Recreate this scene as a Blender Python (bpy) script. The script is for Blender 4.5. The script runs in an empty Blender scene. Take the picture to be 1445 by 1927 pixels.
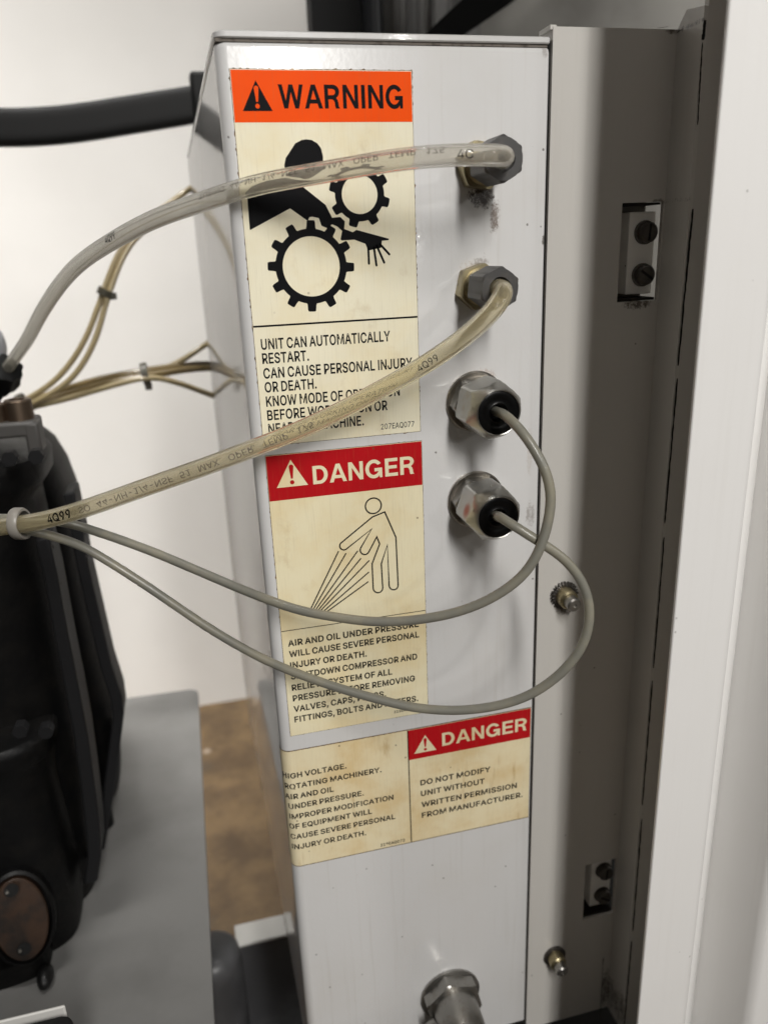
import bpy, math, random
from mathutils import Vector, Matrix
random.seed(7)
S = bpy.context.scene
COL = S.collection

# ------------------------------------------------------------------ camera
F_PX, W_PX, H_PX = 1461.72, 1445.0, 1927.0
CAM = Vector((-0.0130967, -0.3567673, -0.0708829))
RX = Vector((0.968708, -0.245166, -0.038715))
RY = Vector((-0.114279, -0.302093, -0.946404))
RZ = Vector((0.220331, 0.921213, -0.320657))
cd = bpy.data.cameras.new('camera')
cam = bpy.data.objects.new('camera', cd); COL.objects.link(cam)
M = Matrix((RX, -RY, -RZ)).transposed().to_4x4(); M.translation = CAM
cam.matrix_world = M
cd.sensor_fit = 'VERTICAL'
cd.lens = 6.9
cd.sensor_height = 6.9*H_PX/F_PX; cd.sensor_width = 6.9*W_PX/F_PX
cd.clip_start = 0.01; cd.clip_end = 60
cd.dof.use_dof = True; cd.dof.focus_distance = 0.362; cd.dof.aperture_fstop = 2.0
S.camera = cam

# ------------------------------------------------------------------ world, lamps, exposure
w = bpy.data.worlds.new('World'); S.world = w; w.use_nodes = True
bg = w.node_tree.nodes['Background']
bg.inputs[0].default_value = (1.0, 0.93, 0.84, 1); bg.inputs[1].default_value = 0.048
def area(name, loc, target, sx, sy, power, col=(1, .978, .942), spread=180):
    l = bpy.data.lights.new(name, 'AREA'); l.shape = 'RECTANGLE'; l.size = sx; l.size_y = sy
    l.energy = power; l.color = col; l.spread = math.radians(spread)
    o = bpy.data.objects.new(name, l); COL.objects.link(o)
    d = Vector(target) - Vector(loc)
    o.location = loc; o.rotation_euler = d.to_track_quat('-Z', 'Y').to_euler()
    return o
area('ceiling_lamp_near', (0.20, -1.55, 1.00), (.10, 0, -.2), .16, .8, 22.5)
area('ceiling_lamp_far', (0.42, -3.4, 1.55), (.10, 0, -.2), .22, 1.2, 28)
area('ceiling_lamp_low', (0.11+1.02, -3.03, 0.655), (.11, 0, 0), .09, .09, 4.0)
area('added_lamp_right', (2.3, -1.7, 1.0), (.15, 0, -.2), .25, .7, 12)  # added lamp for the door ridge highlight and a little fill
area('ceiling_lamp_rear', (-.62, .12, 2.5), (-.36, 1.2, -1.20), 1.2, .4, 10.6, spread=34)
S.view_settings.view_transform = 'Standard'
try: S.view_settings.look = 'None'
except Exception: pass
S.view_settings.exposure = 0.0; S.view_settings.gamma = 1.0
S.cycles.max_bounces = 14; S.cycles.transmission_bounces = 12; S.cycles.transparent_max_bounces = 12
S.cycles.sample_clamp_indirect = 4.0

# ------------------------------------------------------------------ pixel helpers (photo pixel + real depth -> point in space)
def ray(u, v): return RX*((u-W_PX/2)/F_PX) + RY*((v-H_PX/2)/F_PX) + RZ
def P(u, v, Y=0.0):
    d = ray(u, v); return CAM + d*((Y-CAM.y)/d.y)
def PD(u, v, dep): return CAM + ray(u, v)*dep
def crop(ox, oy, s): return lambda x, y: (ox+x/s, oy+y/s)

# ------------------------------------------------------------------ mesh helpers
class MB:
    def __init__(s): s.v = []; s.f = []
    def add(s, vs, fs):
        b = len(s.v); s.v += [Vector(p) for p in vs]; s.f += [tuple(i+b for i in f) for f in fs]; return s
    def box(s, a, b):
        x0, y0, z0 = [min(p, q) for p, q in zip(a, b)]; x1, y1, z1 = [max(p, q) for p, q in zip(a, b)]
        return s.add([(x0,y0,z0),(x1,y0,z0),(x1,y1,z0),(x0,y1,z0),(x0,y0,z1),(x1,y0,z1),(x1,y1,z1),(x0,y1,z1)],
                     [(0,3,2,1),(4,5,6,7),(0,1,5,4),(1,2,6,5),(2,3,7,6),(3,0,4,7)])
    def rings(s, rings, cap0=True, cap1=True, closed=True):
        n = len(rings[0]); vs = [p for r in rings for p in r]; fs = []
        for i in range(len(rings)-1):
            for j in range(n if closed else n-1):
                k = (j+1) % n
                fs.append((i*n+j, i*n+k, (i+1)*n+k, (i+1)*n+j))
        if cap0: fs.append(tuple(reversed(range(n))))
        if cap1: fs.append(tuple((len(rings)-1)*n+j for j in range(n)))
        return s.add(vs, fs)
    def lathe(s, o, d, prof, n=48, rf=None, cap0=True, cap1=True, rot=0):
        o = Vector(o); d = Vector(d).normalized()
        a = d.cross(Vector((0, 0, 1)) if abs(d.z) < .9 else Vector((1, 0, 0))).normalized(); b = d.cross(a)
        R = []
        for h, r in prof:
            ring = []
            for i in range(n):
                t = 2*math.pi*i/n
                rr = rf(t+rot, h, r) if rf else r
                ring.append(o + d*h + (a*math.cos(t)+b*math.sin(t))*rr)
            R.append(ring)
        return s.rings(R, cap0, cap1)
    def sweep(s, pts, r, n=20, caps=True):
        fr = frames(pts); R = []
        for i, (p, t, a, b) in enumerate(fr):
            rr = r[i] if isinstance(r, (list, tuple)) else r
            R.append([p + (a*math.cos(2*math.pi*j/n)+b*math.sin(2*math.pi*j/n))*rr for j in range(n)])
        return s.rings(R, caps, caps)
    def prism(s, poly, d):       # polygon (list of points) extruded by vector d
        d = Vector(d); n = len(poly); vs = [Vector(p) for p in poly] + [Vector(p)+d for p in poly]
        fs = [tuple(range(n)), tuple(reversed(range(n, 2*n)))] + [(i, i+n, (i+1) % n+n, (i+1) % n) for i in range(n)]
        return s.add(vs, fs)
    def build(s, name, mat, parent=None, smooth=None, bevel=0, label=None):
        me = bpy.data.meshes.new(name)
        off = parent_loc(parent)
        me.from_pydata([tuple(p-off) for p in s.v], [], s.f); me.validate(); me.update()
        if smooth is not None:
            me.shade_smooth(); me.set_sharp_from_angle(angle=math.radians(smooth))
        me.materials.append(mat)
        o = bpy.data.objects.new(name, me); COL.objects.link(o)
        if parent: o.parent = parent
        if bevel:
            m = o.modifiers.new('bevel', 'BEVEL'); m.width = bevel; m.segments = 3; m.limit_method = 'ANGLE'; m.angle_limit = math.radians(40)
            me.shade_smooth(); me.set_sharp_from_angle(angle=math.radians(35)); m.harden_normals = False
        if label: o['label'] = label
        return o
def parent_loc(p):
    v = Vector((0, 0, 0))
    while p: v = v + p.location; p = p.parent
    return v
def catmull(pts, step=.004):
    pts = [Vector(p) for p in pts]; out = []
    P0 = [pts[0]*2-pts[1]] + pts + [pts[-1]*2-pts[-2]]
    for i in range(1, len(P0)-2):
        a, b, c, d = P0[i-1:i+3]; n = max(2, int((c-b).length/step))
        for k in range(n):
            t = k/n
            out.append(.5*((2*b)+(c-a)*t+(2*a-5*b+4*c-d)*t*t+(3*b-a-3*c+d)*t**3))
    out.append(pts[-1]); return out
def smooth_path(p, it=6):
    for _ in range(it):
        p = [p[0]] + [(p[i-1]+p[i]*2+p[i+1])/4 for i in range(1, len(p)-1)] + [p[-1]]
    return p
def frames(pts):
    n = len(pts); out = []; a = None
    for i in range(n):
        t = (pts[min(i+1, n-1)]-pts[max(i-1, 0)]).normalized()
        if a is None: a = t.orthogonal().normalized()
        a = (a - t*a.dot(t)).normalized()
        out.append((pts[i], t, a, t.cross(a)))
    return out
def thing(name, label, cat, loc=(0, 0, 0), group=None):
    o = bpy.data.objects.new(name, None); COL.objects.link(o); o.location = loc; o.empty_display_size = .02
    o['label'] = label; o['category'] = cat
    if group: o['group'] = group
    return o
def tag(o, label, cat, group=None):
    o['label'] = label; o['category'] = cat
    if group: o['group'] = group
    return o
def struct(o, kind='structure'): o['kind'] = kind; return o

# ------------------------------------------------------------------ materials
class NT:
    def __init__(s, name):
        s.m = bpy.data.materials.new(name); s.m.use_nodes = True; s.t = s.m.node_tree; s.b = s.t.nodes['Principled BSDF']; s.out = s.t.nodes['Material Output']
        s.pos = s.t.nodes.new('ShaderNodeNewGeometry').outputs['Position']
    def n(s, typ, ins=None, **kw):
        nd = s.t.nodes.new(typ)
        for k, v in kw.items(): setattr(nd, k, v)
        for k, v in (ins or {}).items():
            if hasattr(v, 'is_linked') or isinstance(v, bpy.types.NodeSocket): s.t.links.new(v, nd.inputs[k])
            else: nd.inputs[k].default_value = v
        return nd
    def link(s, a, b): s.t.links.new(a, b)
    def math(s, op, a, b=0.0, c=None, clamp=False):
        d = {0: a, 1: b}
        if c is not None: d[2] = c
        return s.n('ShaderNodeMath', d, operation=op, use_clamp=clamp).outputs[0]
    def mapping(s, scale=(1, 1, 1), loc=(0, 0, 0), src=None):
        return s.n('ShaderNodeMapping', {'Vector': src or s.pos, 'Scale': scale, 'Location': loc}).outputs[0]
    def noise(s, scale, detail=4, rough=.55, vec=None):
        return s.n('ShaderNodeTexNoise', {'Vector': vec or s.pos, 'Scale': scale, 'Detail': detail, 'Roughness': rough}).outputs['Fac']
    def ramp(s, f, a, b):
        return s.n('ShaderNodeMapRange', {'Value': f, 'From Min': a, 'From Max': b}, clamp=True, interpolation_type='SMOOTHSTEP').outputs[0]
    def mix(s, f, a, b):
        nd = s.t.nodes.new('ShaderNodeMix'); nd.data_type = 'RGBA'
        for i, v in ((0, f), (6, a), (7, b)):
            if isinstance(v, bpy.types.NodeSocket): s.link(v, nd.inputs[i])
            else: nd.inputs[i].default_value = (*v, 1) if isinstance(v, tuple) and len(v) == 3 else v
        return nd.outputs[2]
    def bump(s, h, strength, dist):
        return s.n('ShaderNodeBump', {'Height': h, 'Strength': strength, 'Distance': dist}).outputs[0]
    def set(s, **kw):
        for k, v in kw.items():
            k = k.replace('_', ' ')
            if isinstance(v, bpy.types.NodeSocket): s.link(v, s.b.inputs[k])
            else: s.b.inputs[k].default_value = (*v, 1) if isinstance(v, tuple) and len(v) == 3 and 'Normal' not in k else v
        return s
def mat(name, col, rough=.5, metal=0, noise=None, bump=None, coat=0, spec=.5):
    n = NT(name)
    c = col
    if noise:   # (scale, second colour, low, high)
        c = n.mix(n.ramp(n.noise(noise[0], 6), noise[2], noise[3]), col, noise[1])
    n.set(Base_Color=c, Roughness=rough, Metallic=metal, Coat_Weight=coat, Specular_IOR_Level=spec)
    n.b.inputs['Coat Roughness'].default_value = .08
    if bump: n.set(Normal=n.bump(n.noise(bump[0], 5), bump[1], bump[2]))
    return n.m

DIRT = (.045, .03, .018)
def paint(name, base=(.69, .685, .68), stains=(), speck=.06, rough=.30, coat=1.0, peel=.10, grime=.20):
    n = NT(name)
    streak = n.ramp(n.noise(1, 3, .6, n.mapping((330, 330, 9))), .52, .80)
    cloud = n.ramp(n.noise(14, 5, .6), .45, .75)
    c = n.mix(n.math('MULTIPLY', streak, grime), base, (.42, .38, .32))
    c = n.mix(n.math('MULTIPLY', cloud, grime*.8), c, (.55, .50, .42))
    # sparse specks of dirt
    vo = n.n('ShaderNodeTexVoronoi', {'Vector': n.pos, 'Scale': 150.0}, feature='F1')
    keep = n.ramp(n.n('ShaderNodeSeparateColor', {'Color': vo.outputs['Color']}).outputs[0], .90, .93)
    size = n.ramp(n.math('ADD', vo.outputs['Distance'], n.math('MULTIPLY', n.noise(1500, 2), .10)), .16, .10)
    c = n.mix(n.math('MULTIPLY', n.math('MULTIPLY', keep, size), speck*12, clamp=True), c, DIRT)
    if stains:
        sep = n.n('ShaderNodeSeparateXYZ', {'Vector': n.pos})
        fine = n.noise(620, 8, .78); coarse = n.noise(1, 4, .6, n.mapping((420, 420, 150)))
        for (cx, cz, rx, rz, st, col) in stains:
            dx = n.math('DIVIDE', n.math('SUBTRACT', sep.outputs[0], cx), rx); dz = n.math('DIVIDE', n.math('SUBTRACT', sep.outputs[2], cz), rz)
            r = n.math('SQRT', n.math('ADD', n.math('MULTIPLY', dx, dx), n.math('MULTIPLY', dz, dz)))
            fall = n.ramp(r, 1.0, .25)
            m = n.ramp(n.math('ADD', n.math('MULTIPLY', fall, .80), n.math('ADD', n.math('MULTIPLY', n.math('SUBTRACT', fine, .5), 2.1), n.math('MULTIPLY', n.math('SUBTRACT', coarse, .5), 1.0))), .36, .92)
            c = n.mix(n.math('MULTIPLY', m, st), c, col)
    h = n.math('ADD', n.noise(420, 2, .5), n.math('MULTIPLY', n.noise(35, 2), .9))
    n.set(Base_Color=c, Roughness=rough, Coat_Weight=coat, Normal=n.bump(h, peel, .0006))
    n.b.inputs['Coat Roughness'].default_value = .06
    n.link(n.bump(h, peel*.45, .0006), n.b.inputs['Coat Normal'])
    return n.m

F1, F2, G1, G2 = (.1219, -.0376), (.1208, -.0892), (.1202, -.1434), (.1204, -.1938)
BRN = (.10, .055, .03); TAN = (.36, .25, .15); RUST = (.30, .15, .08)
M_box = paint('box_paint', stains=[
    (.1238, -.0508, .0098, .0080, .95, (.035, .02, .012)), (.1234, -.0495, .0105, .0062, .98, (.028, .016, .01)), (.1300, -.0590, .0042, .0120, .8, BRN), (F1[0], F1[1]+.002, .0160, .0150, .35, TAN),
    (F2[0]-.001, F2[1]+.003, .0150, .0140, .40, TAN), (F2[0]+.002, F2[1]+.0105, .007, .004, .55, BRN),
    (G1[0]+.004, G1[1]+.012, .012, .0065, .35, RUST), (G1[0], G1[1], .019, .0175, .30, TAN), (G2[0]+.002, G2[1], .0185, .017, .30, TAN),
    (.1510, -.2060, .0045, .012, .45, BRN), (.150, -.172, .003, .022, .22, TAN), (.1545, -.07, .0014, .004, .8, DIRT),
    (.153, .008, .0025, .004, .4, BRN)])
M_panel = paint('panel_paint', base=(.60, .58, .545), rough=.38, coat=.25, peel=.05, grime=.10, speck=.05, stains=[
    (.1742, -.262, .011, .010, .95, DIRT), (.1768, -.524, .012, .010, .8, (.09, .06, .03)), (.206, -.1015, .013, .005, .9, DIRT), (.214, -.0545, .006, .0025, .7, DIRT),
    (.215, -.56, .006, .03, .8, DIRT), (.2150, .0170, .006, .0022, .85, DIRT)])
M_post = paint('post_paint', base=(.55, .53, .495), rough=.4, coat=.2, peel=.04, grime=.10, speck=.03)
M_recess = mat('recess_grey', (.24, .225, .20), .5, noise=(60, (.05, .045, .035), .4, .7))
M_strike = mat('strike_paint', (.93, .92, .89), .3, noise=(330, (.10, .08, .06), .66, .76))
M_door = paint('door_paint', base=(.85, .84, .825), rough=.32, coat=.4, peel=.05, grime=.05, speck=.03)
M_black = mat('black_gap', (.004, .004, .004), .9)
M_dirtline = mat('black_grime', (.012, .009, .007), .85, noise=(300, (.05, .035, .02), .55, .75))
def vinyl(name, base, aged, stain=(.50, .34, .14), st=.6, rough=.34, streaky=False):
    n = NT(name)
    a = n.ramp(n.noise(28, 5, .6), .38, .72)
    c = n.mix(a, base, aged)
    s2 = n.ramp(n.noise(1, 5, .65, n.mapping((120, 120, 26) if streaky else (60, 60, 45))), .56, .78)
    c = n.mix(n.math('MULTIPLY', s2, st), c, stain)
    grain = n.noise(1, 3, .6, n.mapping((1600, 1600, 60)))
    c = n.mix(n.math('MULTIPLY', n.ramp(grain, .5, .8), .12), c, (.25, .18, .08))
    vo = n.n('ShaderNodeTexVoronoi', {'Vector': n.pos, 'Scale': 190.0})
    keep = n.ramp(n.n('ShaderNodeSeparateColor', {'Color': vo.outputs['Color']}).outputs[0], .93, .95)
    c = n.mix(n.math('MULTIPLY', n.math('MULTIPLY', keep, n.ramp(vo.outputs['Distance'], .14, .07)), .7), c, (.12, .08, .04))
    h = n.math('ADD', n.noise(1, 2, .5, n.mapping((900, 900, 60))), n.noise(60, 3))
    n.set(Base_Color=c, Roughness=rough+.12, Specular_IOR_Level=.09, Normal=n.bump(h, .06, .0005))
    return n.m
M_cream = vinyl('cream_vinyl', (.93, .875, .68), (.90, .80, .55), st=.35)
M_cream2 = vinyl('cream_vinyl_aged', (.88, .80, .56), (.82, .685, .41), st=.42)
M_cream3 = vinyl('cream_vinyl_stained', (.85, .75, .51), (.73, .56, .30), stain=(.46, .29, .10), st=.75, streaky=True)
M_orange = vinyl('orange_vinyl', (1.0, .092, .0), (.97, .082, .0), stain=(.8, .09, .003), st=.2)
M_red = vinyl('red_vinyl', (.50, .009, .014), (.45, .009, .013), stain=(.35, .006, .01), st=.3)
M_ink = mat('black_ink', (.008, .008, .009), .5, spec=.06)
M_edge = mat('label_edge_grime', (.20, .12, .05), .7, noise=(500, (.04, .025, .012), .45, .6))

def metal(name, col, rough, dirt=(.10, .08, .06), amt=.5, scale=160, bump=.05):
    n = NT(name)
    d = n.math('MULTIPLY', n.ramp(n.noise(scale, 6, .65), .50, .72), amt)
    n.set(Base_Color=n.mix(d, col, dirt), Metallic=n.math('SUBTRACT', 1.0, n.math('MULTIPLY', d, .7)),
          Roughness=n.math('ADD', rough, n.math('MULTIPLY', n.noise(scale*2, 4), .18)), Normal=n.bump(n.noise(scale*1.5, 4), bump, .0006))
    return n.m
M_zinc = metal('zinc_die_cast', (.44, .435, .41), .28, (.40, .36, .29), .75, 170, .13)
def scraped():
    m = metal('zinc_scraped_red', (.44, .435, .41), .28, (.40, .36, .29), .75, 170, .13); t = m.node_tree; b = t.nodes['Principled BSDF']
    old = b.inputs['Base Color'].links[0].from_socket
    g = t.nodes.new('ShaderNodeNewGeometry'); d = t.nodes.new('ShaderNodeVectorMath'); d.operation = 'DISTANCE'; t.links.new(g.outputs['Position'], d.inputs[0]); d.inputs[1].default_value = (.1098, -.0215, -.1925)
    nz_ = t.nodes.new('ShaderNodeTexNoise'); nz_.inputs['Scale'].default_value = 420
    ad = t.nodes.new('ShaderNodeMath'); ad.operation = 'MULTIPLY_ADD'; t.links.new(nz_.outputs['Fac'], ad.inputs[0]); ad.inputs[1].default_value = .006; t.links.new(d.outputs['Value'], ad.inputs[2])
    r = t.nodes.new('ShaderNodeMapRange'); t.links.new(ad.outputs[0], r.inputs['Value']); r.inputs['From Min'].default_value = .0078; r.inputs['From Max'].default_value = .0055
    mx = t.nodes.new('ShaderNodeMix'); mx.data_type = 'RGBA'; t.links.new(r.outputs[0], mx.inputs[0]); t.links.new(old, mx.inputs[6]); mx.inputs[7].default_value = (.33, .10, .06, 1)
    t.links.new(mx.outputs[2], b.inputs['Base Color']); return m
M_zinc2 = scraped()
M_steel = metal('dull_steel', (.36, .35, .33), .30, (.12, .09, .06), .5)
M_washer = metal('bright_washer', (.60, .57, .52), .22, (.25, .18, .12), .5)
M_brass = metal('tarnished_brass', (.40, .345, .215), .32, (.10, .075, .045), .85)
M_greynut = mat('dark_grey_plastic', (.065, .063, .062), .42, noise=(220, (.10, .09, .08), .5, .8), bump=(500, .1, .0003))
M_rubber = mat('black_rubber', (.0025, .0025, .0025), .30, noise=(500, (.02, .02, .02), .72, .78), spec=.25, bump=(260, .25, .0006))
M_darkbolt = metal('dark_oiled_steel', (.13, .12, .11), .35, (.02, .018, .015), .7, 260)
M_wire = mat('grey_cable_jacket', (.20, .195, .165), .36, noise=(55, (.27, .25, .19), .4, .7), coat=.15, bump=(300, .05, .0003))
M_tie = mat('grey_nylon', (.30, .28, .25), .35)
M_tiedk = mat('dark_nylon', (.05, .045, .03), .45)
def tube_mat(name, col, haze, milk):
    n = NT(name); t = n.t
    n.set(Base_Color=col, Roughness=.06, Transmission_Weight=1.0, IOR=1.30)
    n.set(Normal=n.bump(n.noise(120, 2), .03, .0006))
    tr = n.n('ShaderNodeBsdfTranslucent', {'Color': (*haze, 1)}).outputs[0]
    df = n.n('ShaderNodeBsdfDiffuse', {'Color': (*haze, 1)}).outputs[0]
    m1 = n.n('ShaderNodeMixShader', {0: .5, 1: tr, 2: df}).outputs[0]
    m2 = n.n('ShaderNodeMixShader', {0: milk, 1: n.b.outputs[0], 2: m1}).outputs[0]
    n.link(m2, n.out.inputs['Surface']); return n.m
M_tube1 = tube_mat('clear_vinyl_tube', (.996, .990, .962), (.93, .89, .78), .17)
M_tube2 = tube_mat('yellowed_vinyl_tube', (.996, .976, .885), (.93, .83, .57), .20)
M_tube3 = mat('amber_tube', (.13, .09, .032), .3, coat=.4)
M_tube4 = mat('pale_amber_tube', (.27, .215, .115), .3, coat=.4)
M_print = mat('faded_print', (.10, .085, .07), .6)
M_cast = mat('black_cast_iron', (.0030, .0030, .0032), .46, noise=(60, (.006, .0055, .005), .4, .7), bump=(260, .35, .0010), spec=.22)
M_rust = mat('rusty_plate', (.035, .016, .007), .55, noise=(70, (.010, .006, .004), .4, .7), bump=(200, .2, .001))
M_bronze = metal('brown_bolt', (.20, .15, .11), .35, (.05, .03, .02), .5)
M_gold = mat('yellow_brass_plug', (.28, .18, .06), .5)
M_greyplate = mat('grey_plate_paint', (.225, .222, .215), .45, noise=(9, (.175, .172, .165), .4, .7), bump=(40, .03, .001))
M_white = mat('white_rail_paint', (.62, .61, .58), .45)
M_darkgrey = mat('dark_grey_steel', (.055, .055, .058), .40, noise=(14, (.12, .12, .125), .4, .75))
M_bar = mat('black_rubber_hose', (.0035, .0035, .0035), .6, spec=.25)
M_foam = mat('grey_fibre_sheet', (.22, .215, .21), .8)
M_cabin = mat('grey_cabinet_paint', (.30, .29, .265), .5, noise=(10, (.23, .22, .20), .4, .7))

# ------------------------------------------------------------------ setting: floor and wall
nf = NT('brown_concrete')
c = nf.mix(nf.ramp(nf.noise(13, 7, .68), .36, .66), (.128, .082, .038), (.062, .038, .018))
c = nf.mix(nf.ramp(nf.noise(16, 3), .60, .72), c, (.06, .042, .025))
vo = nf.n('ShaderNodeTexVoronoi', {'Vector': nf.pos, 'Scale': 9.0})
c = nf.mix(nf.math('MULTIPLY', nf.ramp(vo.outputs['Distance'], .13, .05), .8), c, (.40, .33, .26))
nf.set(Base_Color=c, Roughness=.45, Normal=nf.bump(nf.noise(30, 5), .1, .004))
fl = MB().box((-4, -1.5, -1.05), (4, 1.2, -1.014)); struct(fl.build('floor', nf.m))
nw = NT('white_wall_paint')
c = nw.mix(nw.ramp(nw.noise(3, 4), .35, .7), (.84, .82, .79), (.79, .77, .74))
nw.set(Base_Color=c, Roughness=.75, Normal=nw.bump(nw.noise(60, 3), .05, .002))
wl = MB().box((-4, 1.2, -1.05), (4, 1.28, 2.6)); struct(wl.build('wall', nw.m))

# ------------------------------------------------------------------ control box
ZB, ZT = -.5676, .0098
XL, XR, XRL, YR = .0106, .1553, .0055, .41
RC = .0052
def box_profile(inset=0.0):
    pts = [(XRL+inset, YR-inset)]
    for i in range(9):
        a = math.pi/2*i/8
        pts.append((XL+RC-(RC-inset)*math.cos(a), RC-(RC-inset)*math.sin(a)))
    for i in range(5):
        a = math.pi/2*i/4; r = .0012
        pts.append((XR-r+(r-inset*.8)*math.sin(a), r-(r-inset*.8)*math.cos(a)))
    pts.append((XR-inset, YR-inset)); return pts
cb = thing('control_box', 'tall white painted steel control box carrying warning labels and cable fittings', 'control box', (.08, .2, ZB))
m = MB(); R = []
for z, ins in ((ZB, 0), (ZT-.0022, 0), (ZT-.0009, .0004), (ZT-.0002, .0011), (ZT, .0022)):
    R.append([Vector((x, y, z)) for x, y in box_profile(ins)])
m.rings(R); m.build('body', M_box, cb, smooth=32)
m = MB(); m.box((XL+.0008, .0006, ZT), (XR-.001, YR, ZT+.0012)); m.build('gasket', mat('grey_gasket', (.16, .14, .12), .8, noise=(260, (.05, .04, .03), .5, .7)), cb)
m = MB(); R = []
for z, ins in ((ZT+.0012, .0006), (ZT+.0017, 0), (ZT+.0034, 0), (ZT+.0040, .0008)):
    R.append([Vector((x*1.0, y-.0006, z)) for x, y in box_profile(ins)])
m.rings(R); m.build('lid', M_box, cb, smooth=40)
m = MB().box((XR+.00005, .0022, ZB+.002), (XR+.0011, .012, ZT+.003)); m.build('seam', M_black, cb)
# hex screw head showing above the lid
q = P(975, 66, .045)
sc_ = thing('bolt', 'small black bolt end poking up behind the top edge of the control box', 'bolt', (q.x, .045, ZT+.004))
m = MB().lathe((q.x, .045, ZT+.004), (0, 0, 1), [(0, .0046), (.006, .0046)] , 24); m.build('shank', M_darkbolt, sc_, smooth=30)
m = MB()
for k in range(5): m.lathe((q.x, .045, ZT+.0042+.0012*k), (0.06, 0, 1), [(0, .0046), (.0004, .0052), (.0008, .0046)], 24)
m.build('thread', M_darkbolt, sc_, smooth=30)

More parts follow.
